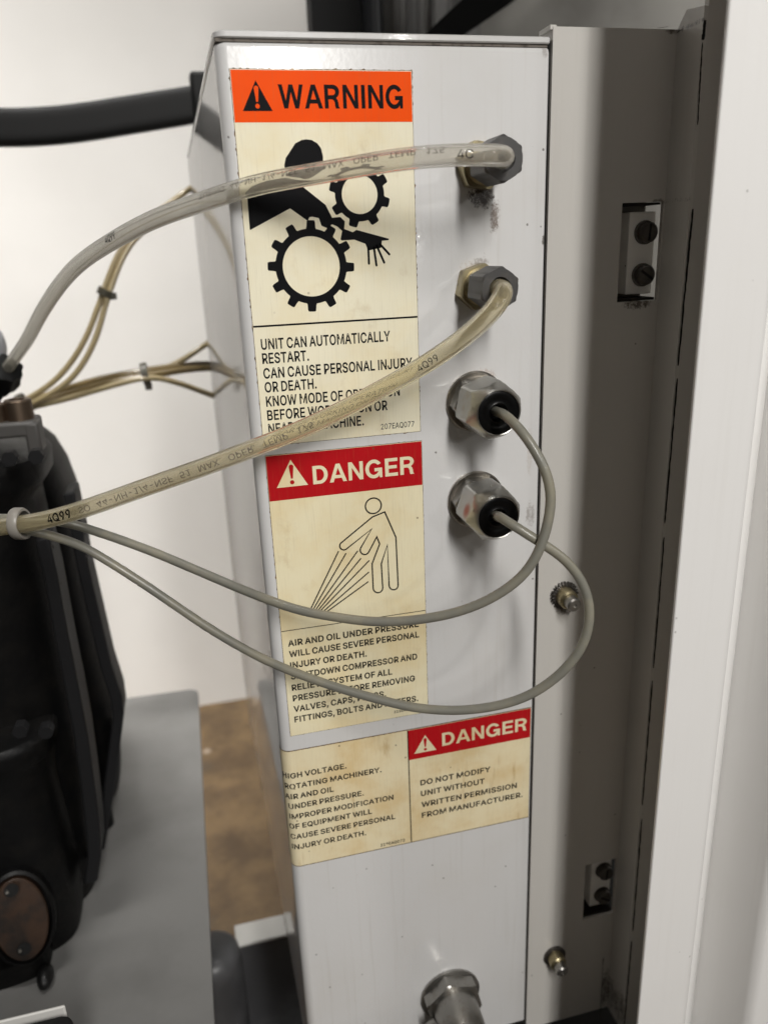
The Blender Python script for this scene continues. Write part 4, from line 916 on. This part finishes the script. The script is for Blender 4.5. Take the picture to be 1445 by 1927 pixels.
web([(140, 925), (156, 1000), (166, 1060), (187, 1150), (210, 1250), (230, 1312), (234, 1345), (227, 1400), (214, 1500), (197, 1600)], .228, 22, .030, 'rib')
for u, v, y in ((70, 858, .146), (20, 862, .146), (40, 1372, .112), (88, 1374, .114)):
    MB().lathe(P(u, v, y), OUT, [(-.004, .0050), (.0030, .0050), (.0036, .0044)], 48, hexr(.0043)).build('bolt_head', M_facet, cm, smooth=28)
lobe(163, 1290, .275, .009, .02, .055, 'rib', M_facet, tiltv=(-.22, 0))
lobe(206, 1420, .275, .010, .02, .045, 'rib', M_facet, tiltv=(.10, 0))
def post(u, v0, v1, Y, r, name, mt=M_cast):
    a, b = P(u, v0, Y), P(u, v1, Y); L = a.z-b.z
    MB().lathe(Vector((b.x, Y, b.z)), (0, 0, 1), [(0, r*.80), (r*.16, r*.96), (r*.3, r), (L*.6, r), (L*.62, r*1.05), (L*.66, r*1.05), (L*.68, r), (L-.003, r), (L, r*.86)], 40).build(name, mt, cm, smooth=35)
post(134, 1560, 1790, .172, .0150, 'mounting_foot')
post(206, 1330, 1600, .262, .0085, 'side_post')
post(150, 1180, 1420, .262, .0070, 'side_post')
casting([(1770, 88), (1790, 99), (1815, 98), (1845, 82), (1862, 62), (1870, 30)], .125, .022, 'lower_cover')
lobe(148, 1788, .18, .0075, .012, .008, 'plug', M_gold)
lobe(30, 1874, .118, .019, .016, .007, 'plug', M_gold)
lobe(86, 1838, .105, .0055, .01, .006, 'drain_knob', mat('black_knob', (.005, .005, .005), .4))
m = MB()
for k, v in enumerate(range(1030, 1200, 17)):
    u = 95+(v-1030)*.155
    q = P(u+random.uniform(-4, 4), v, .158); m.lathe(q, (.5, -1, 0), [(-.006, .0022), (.0008, .0020), (.0014, .0008)], 8)
m.build('raised_casting_marks', M_cast, cm, smooth=60)
# flange plate with two holes
q = P(40, 1732, .112); n = 48; d = Vector((.25, -1, .25)).normalized(); aa = Vector((1, .25, 0)).normalized(); bb = d.cross(aa).normalized()
def oval(k, off): return [q+d*off+aa*.0172*k*math.cos(2*math.pi*j/n)+bb*(.0300+.0172*(k-1))*math.sin(2*math.pi*j/n) for j in range(n)]
MB().rings([oval(1.32, -.075), oval(1.32, -.006), oval(1.27, -.002), oval(1.14, -.001), oval(1.10, -.003), oval(1.08, -.012)], True, True).build('flange_boss', M_cast, cm, smooth=35)
fp = MB().rings([oval(1.0, -.012), oval(1.0, -.0008), oval(.95, .0)], True, True).build('flange_plate', M_rust, cm, smooth=35)
for u, v in ((22, 1675), (46, 1785)):
    q = P(u, v, .1065); MB().lathe(q+d*.0006, d, [(0, .0046), (.0002, .0044)], 20).build('bolt_hole', M_black, fp)
    MB().lathe(q+d*.0006-aa*.0026, d, [(0, .0014), (.0012, .0010)], 12).build('bolt_glint', M_washer, fp, smooth=40)  # small bright metal tip put in as the glint at the hole
# clamp and bolts on top
q = P(37, 800, .185)
br = MB().box(q+Vector((-.030, -.012, -.006)), q+Vector((.012, .014, .004))).build('clamp', mat('grey_clamp', (.07, .066, .062), .5, bump=(120, .2, .001)), cm, bevel=.002)
MB().box(q+Vector((.0045, -.0122, -.0170)), q+Vector((.0135, .006, .003))).build('clamp_leg', br.data.materials[0], br, bevel=.002)
bo = P(40, 790, .185)
b = MB().lathe(bo, (0, 0, 1), [(0, .0082), (.0004, .0086), (.0125, .0086), (.0135, .0078), (.0135, .0048), (.009, .0046)], 36).build('cap_screw', M_bronze, cm, smooth=30)
bo2 = P(-6, 800, .185); MB().lathe(bo2, (0, 0, 1), [(0, .0086), (.0125, .0086), (.0135, .0078)], 36).build('cap_screw', M_bronze, cm, smooth=30)
# black tube connector and pale round knob at the left edge
e, tg = h1.p[-1], (h1.p[-1]-h1.p[-4]).normalized()
hc = thing('tube_connector', 'black ribbed connector holding the far end of the clear arching tube', 'tube connector', e)
def ribs(t, h, r): return r*(1+.06*math.cos(8*t))
MB().lathe(e-tg*.006, tg, [(0, .0062), (.001, .0100), (.010, .0110), (.016, .0125), (.026, .0120), (.030, .0100)], 64, ribs).build('collar', M_bar, hc, smooth=40)
MB().lathe(e+tg*.02, tg, [(0, .009), (.05, .009)], 24).build('stem', M_bar, hc, smooth=40)
q = P(-24, 652, .33); kb = MB(); n = 28
kb.rings([[q+Vector((.0145*math.cos(a)*math.cos(2*math.pi*j/n), .0145*math.cos(a)*math.sin(2*math.pi*j/n), .020*math.sin(a))) for j in range(n)] for a in [(-.5+i/12)*math.pi for i in range(13)]])
tag(kb.build('round_knob', mat('pale_grey_plastic', (.34, .34, .36), .35), None, smooth=60), 'pale grey rounded knob cut off by the left edge above the black connector', 'knob')

# ------------------------------------------------------------------ base plate, rail, mount
Zp = -.55
e0, e1, e2 = P(0, 0), P(0, 0), P(0, 0)
def PZ(u, v, Z):
    d = ray(u, v); return CAM+d*((Z-CAM.z)/d.z)
xr, yf = -.0470, .474
pts = [(-.6, -.25), (xr, -.25)]
for i in range(7):
    a = math.pi/2*i/6; pts.append((xr-.012+.012*math.cos(a), yf-.012+.012*math.sin(a)))
pts += [(-.6, yf+.02)]
bpz = MB().prism([(x, y, Zp) for x, y in reversed(pts)], (0, 0, -.006))
tag(bpz.build('base_plate', M_greyplate, None), 'flat grey painted steel plate under the black compressor', 'metal plate')
rl = thing('base_rail', 'low white topped machine rail crossing the floor behind the box', 'rail', (.0, .25, -.72))
Zr = -.70
MB().box((-.034, .2405, Zr-.004), (.5, .2655, Zr)).build('rail_top', M_white, rl, bevel=.001)
MB().box((-.030, .2425, -1.014), (.5, .262, Zr-.004)).build('rail_web', M_darkgrey, rl)
MB().box((-.030, .10, -.90), (.5, .2425, -.86)).build('rail_foot', mat('black_foot', (.01, .01, .01), .6), rl)
q = PZ(420, 1745, -.66)
MB().lathe((q.x-.012, q.y-.02, -1.0), (0, 0, 1), [(0, .026), (.325, .026), (.335, .024), (.340, .018)], 40).build('rubber_mount', M_darkgrey, None, smooth=40)
tag(bpy.data.objects['rubber_mount'], 'dark grey cylindrical mount between the grey plate and the white rail', 'mount')
pts = [PZ(-30, 1905, -.42), PZ(120, 1886, -.42), PZ(138, 1893, -.42)]
z = -.42; x1 = PZ(138, 1895, z).x; y1 = PZ(138, 1893, z).y
m = MB().box((-.45, y1-.16, z-.06), (x1, y1-.0, z-.001))
t = thing('edged_bracket', 'black bracket with a thin pale top edge in the lower left corner', 'bracket', (x1-.05, y1-.05, z))
m.build('bracket_body', M_black, t, bevel=.006)
MB().box((-.45, y1+.0005, z-.05), (x1-.004, y1+.0022, z+.0004)).build('white_edge', M_white, t, bevel=.0015)
mb = MB().box((.02, -.06, -.64), (.40, .40, -.60)); tag(mb.build('plinth', mat('black_base', (.006, .006, .006), .7), None), 'black plinth below the control box and side panel', 'plinth')
